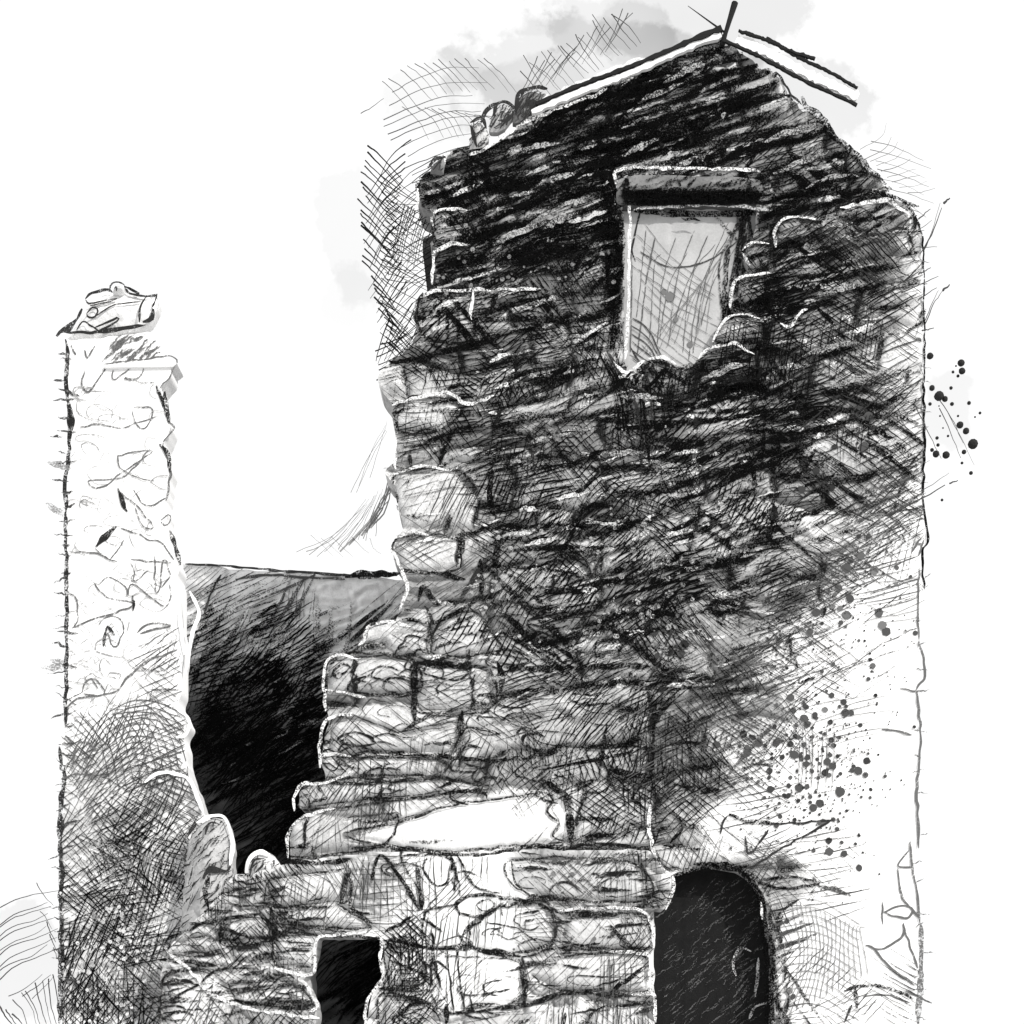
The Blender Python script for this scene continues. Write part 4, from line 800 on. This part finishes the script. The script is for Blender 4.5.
for k in range(34):
    y = 172 + k * 5.2; L.append(([(384 + U_(-6, 4), y + U_(-3, 3)), (402, y + 14), (428 - (k > 22) * 8, y + 30 + U_(-4, 4))], .5))
    L.append(([(432 - (k > 22) * 8, y - 10 + U_(-4, 4)), (410, y + 4), (388 + U_(-6, 6), y + 26)], .45))
free('crosshatching', 'dense black crosshatching standing along the tower upper left edge', L, .2, .015)
L = []
for k in range(17):
    x = 512 + k * 6.0; y = 100 - k * 3.5
    L.append(([(x + 6 + U_(-3, 3), y - 34 + U_(-8, 8)), (x + 20, y - 16), (x + 34, y)], .42)); L.append(([(x + 26, y - 36 + U_(-8, 8)), (x + 14, y - 16), (x + 2, y + 2)], .42))
free('crosshatching', 'thin slanting pen hatching rising behind the left roof slope', L, .3, .08)
L = []
for k in range(9): L.append(([(858 + k * 6, 152 + k * 5), (880 + k * 5, 140 + k * 6.5), (886 + k * 6, 128 + k * 8 + U_(-4, 4))], .4))
for k in range(8): L.append(([(868 + k * 3, 142 + k * 9), (892 + k * 3, 148 + k * 9), (926 + U_(-10, 6), 162 + k * 8)], .4))
free('crosshatching', 'faint thin crosshatching in the air above the right eave', L, .25, .25)
L = [([(924,248),(934,228),(944,206)],.7),([(921,252),(932,230),(940,200)],.5),([(946,205),(951,199)],1.3),([(924,326),(934,306),(942,292)],.7),([(942,291),(950,285)],1.6),([(922,320),(930,304),(936,290)],.5),([(905,240),(925,228),(934,222)],.5),
     ([(915,248),(936,248)],.5),([(918,275),(930,269)],.6),([(920,300),(938,288)],.6),([(922,330),(934,328)],.7),([(918,402),(932,432),(944,456)],.4),([(936,404),(948,430),(958,455)],.5),([(946,412),(960,440),(972,466)],.4),([(942,402),(956,424),(964,444)],.4),
     ([(888,514),(915,500),(946,484)],.9),([(918,492),(935,480),(948,472)],.5),([(952,482),(960,479)],.8),([(918,222),(928,212)],.6),([(900,292),(926,280),(938,276)],.5)]
free('loose_strokes', 'few long loose pen strokes crossing the tower upper right corner', L, -.12, .06)
L = []
for k in range(12): L.append(([(-12 + U_(-4, 4), 917 + k * 6.6), (10, 902 + k * 6.2), (34, 894 + k * 6 + U_(-3, 3)), (58 + U_(-14, 2), 891 + k * 5.4)], .5))
for k in range(7): L.append(([(14 + k * 6.5 + U_(-2, 2), 998 - k * 4), (24 + k * 5.5, 1008), (30 + k * 5.5, 1028)], .55))
for k in range(7): L.append(([(34 + k * 4, 884 + k * 13 + U_(-4, 4)), (40 + k * 3, 894 + k * 12), (50 + k * 2, 906 + k * 12)], .5))
for k in range(3): L.append(([(10 + k * 12, 998), (28 + k * 10, 988 - k), (44 + k * 6, 976)], .4))
for k in range(5): L.append(([(0 + k * 3, 1004 + k * 3), (6 + k * 3, 1014 + k * 2), (14 + k * 2, 1026)], .8))
free('crosshatching', 'curved pen lines fanning out left of the pillar foot', L, .2, .06)
L = []
for k in range(13): L.append(([(300 + k * 6 + U_(-4, 4), 556 - k * 1.5 + U_(-4, 4)), (330 + k * 4, 538 - k * 2), (362 + k * 1.8, 505 - k + U_(-6, 6))], .4))
for k in range(9): L.append(([(340 + k * 4, 552 - k * 3), (362 + k * 3, 530 - k * 3), (392 - (k < 3) * 3, 500 - k * 4)], .8))
for k in range(7): L.append(([(300 + k * 11, 534 + k), (312 + k * 10, 544 + k), (326 + k * 9, 556)], .32))
for k in range(5): L.append(([(350 + k * 5, 494 - k * 4), (366 + k * 4, 462 - k * 6), (384 + k, 432 - k * 3)], .32))
free('crosshatching', 'pale sweeping pen hatching above the rear wall beside the tower left edge', L, .3, .3)
bm = bmesh.new()
for x, y, r in ((930,356,3.4),(939,406,.8),(961,363,3.6),(962,371,3.4),(953,372,1.5),(958,376,1.6),(932,388,3),(939,396,5),(945,399,3),(951,388,1.8),(952,404,2),(969,403,2),(980,413,1.5),(960,425,3.6),(966,431,3.4),(973,444,5.2),(964,452,2.4),(937,438,1.8),(938,445,1.8),(936,454,3.6),(946,455,3.8),(962,463,1.5),(971,473,2),(932,450,2),(943,428,.9),(940,416,1),(948,436,1.3),(958,416,1.2),(930,404,1.8),(942,500,1.5),(956,366,1),(975,417,1)):
    p = pt(x, y, .1 + rng.uniform(-.08, .08)); q = bmesh.ops.create_icosphere(bm, subdivisions=2, radius=r * .01)
    for v in q['verts']: v.co = Vector((v.co.x * rng.uniform(.9, 1.08) + p[0], v.co.y + p[1], v.co.z + p[2]))
o = link('ink_spatter', bm_mesh('ink_spatter', bm), plain('spatter_black', .025, .3, 30)); tag(o, 'cluster of round dark ink drops in the air beside the tower right edge', 'spatter', kind='stuff')
print('bundles', n1)
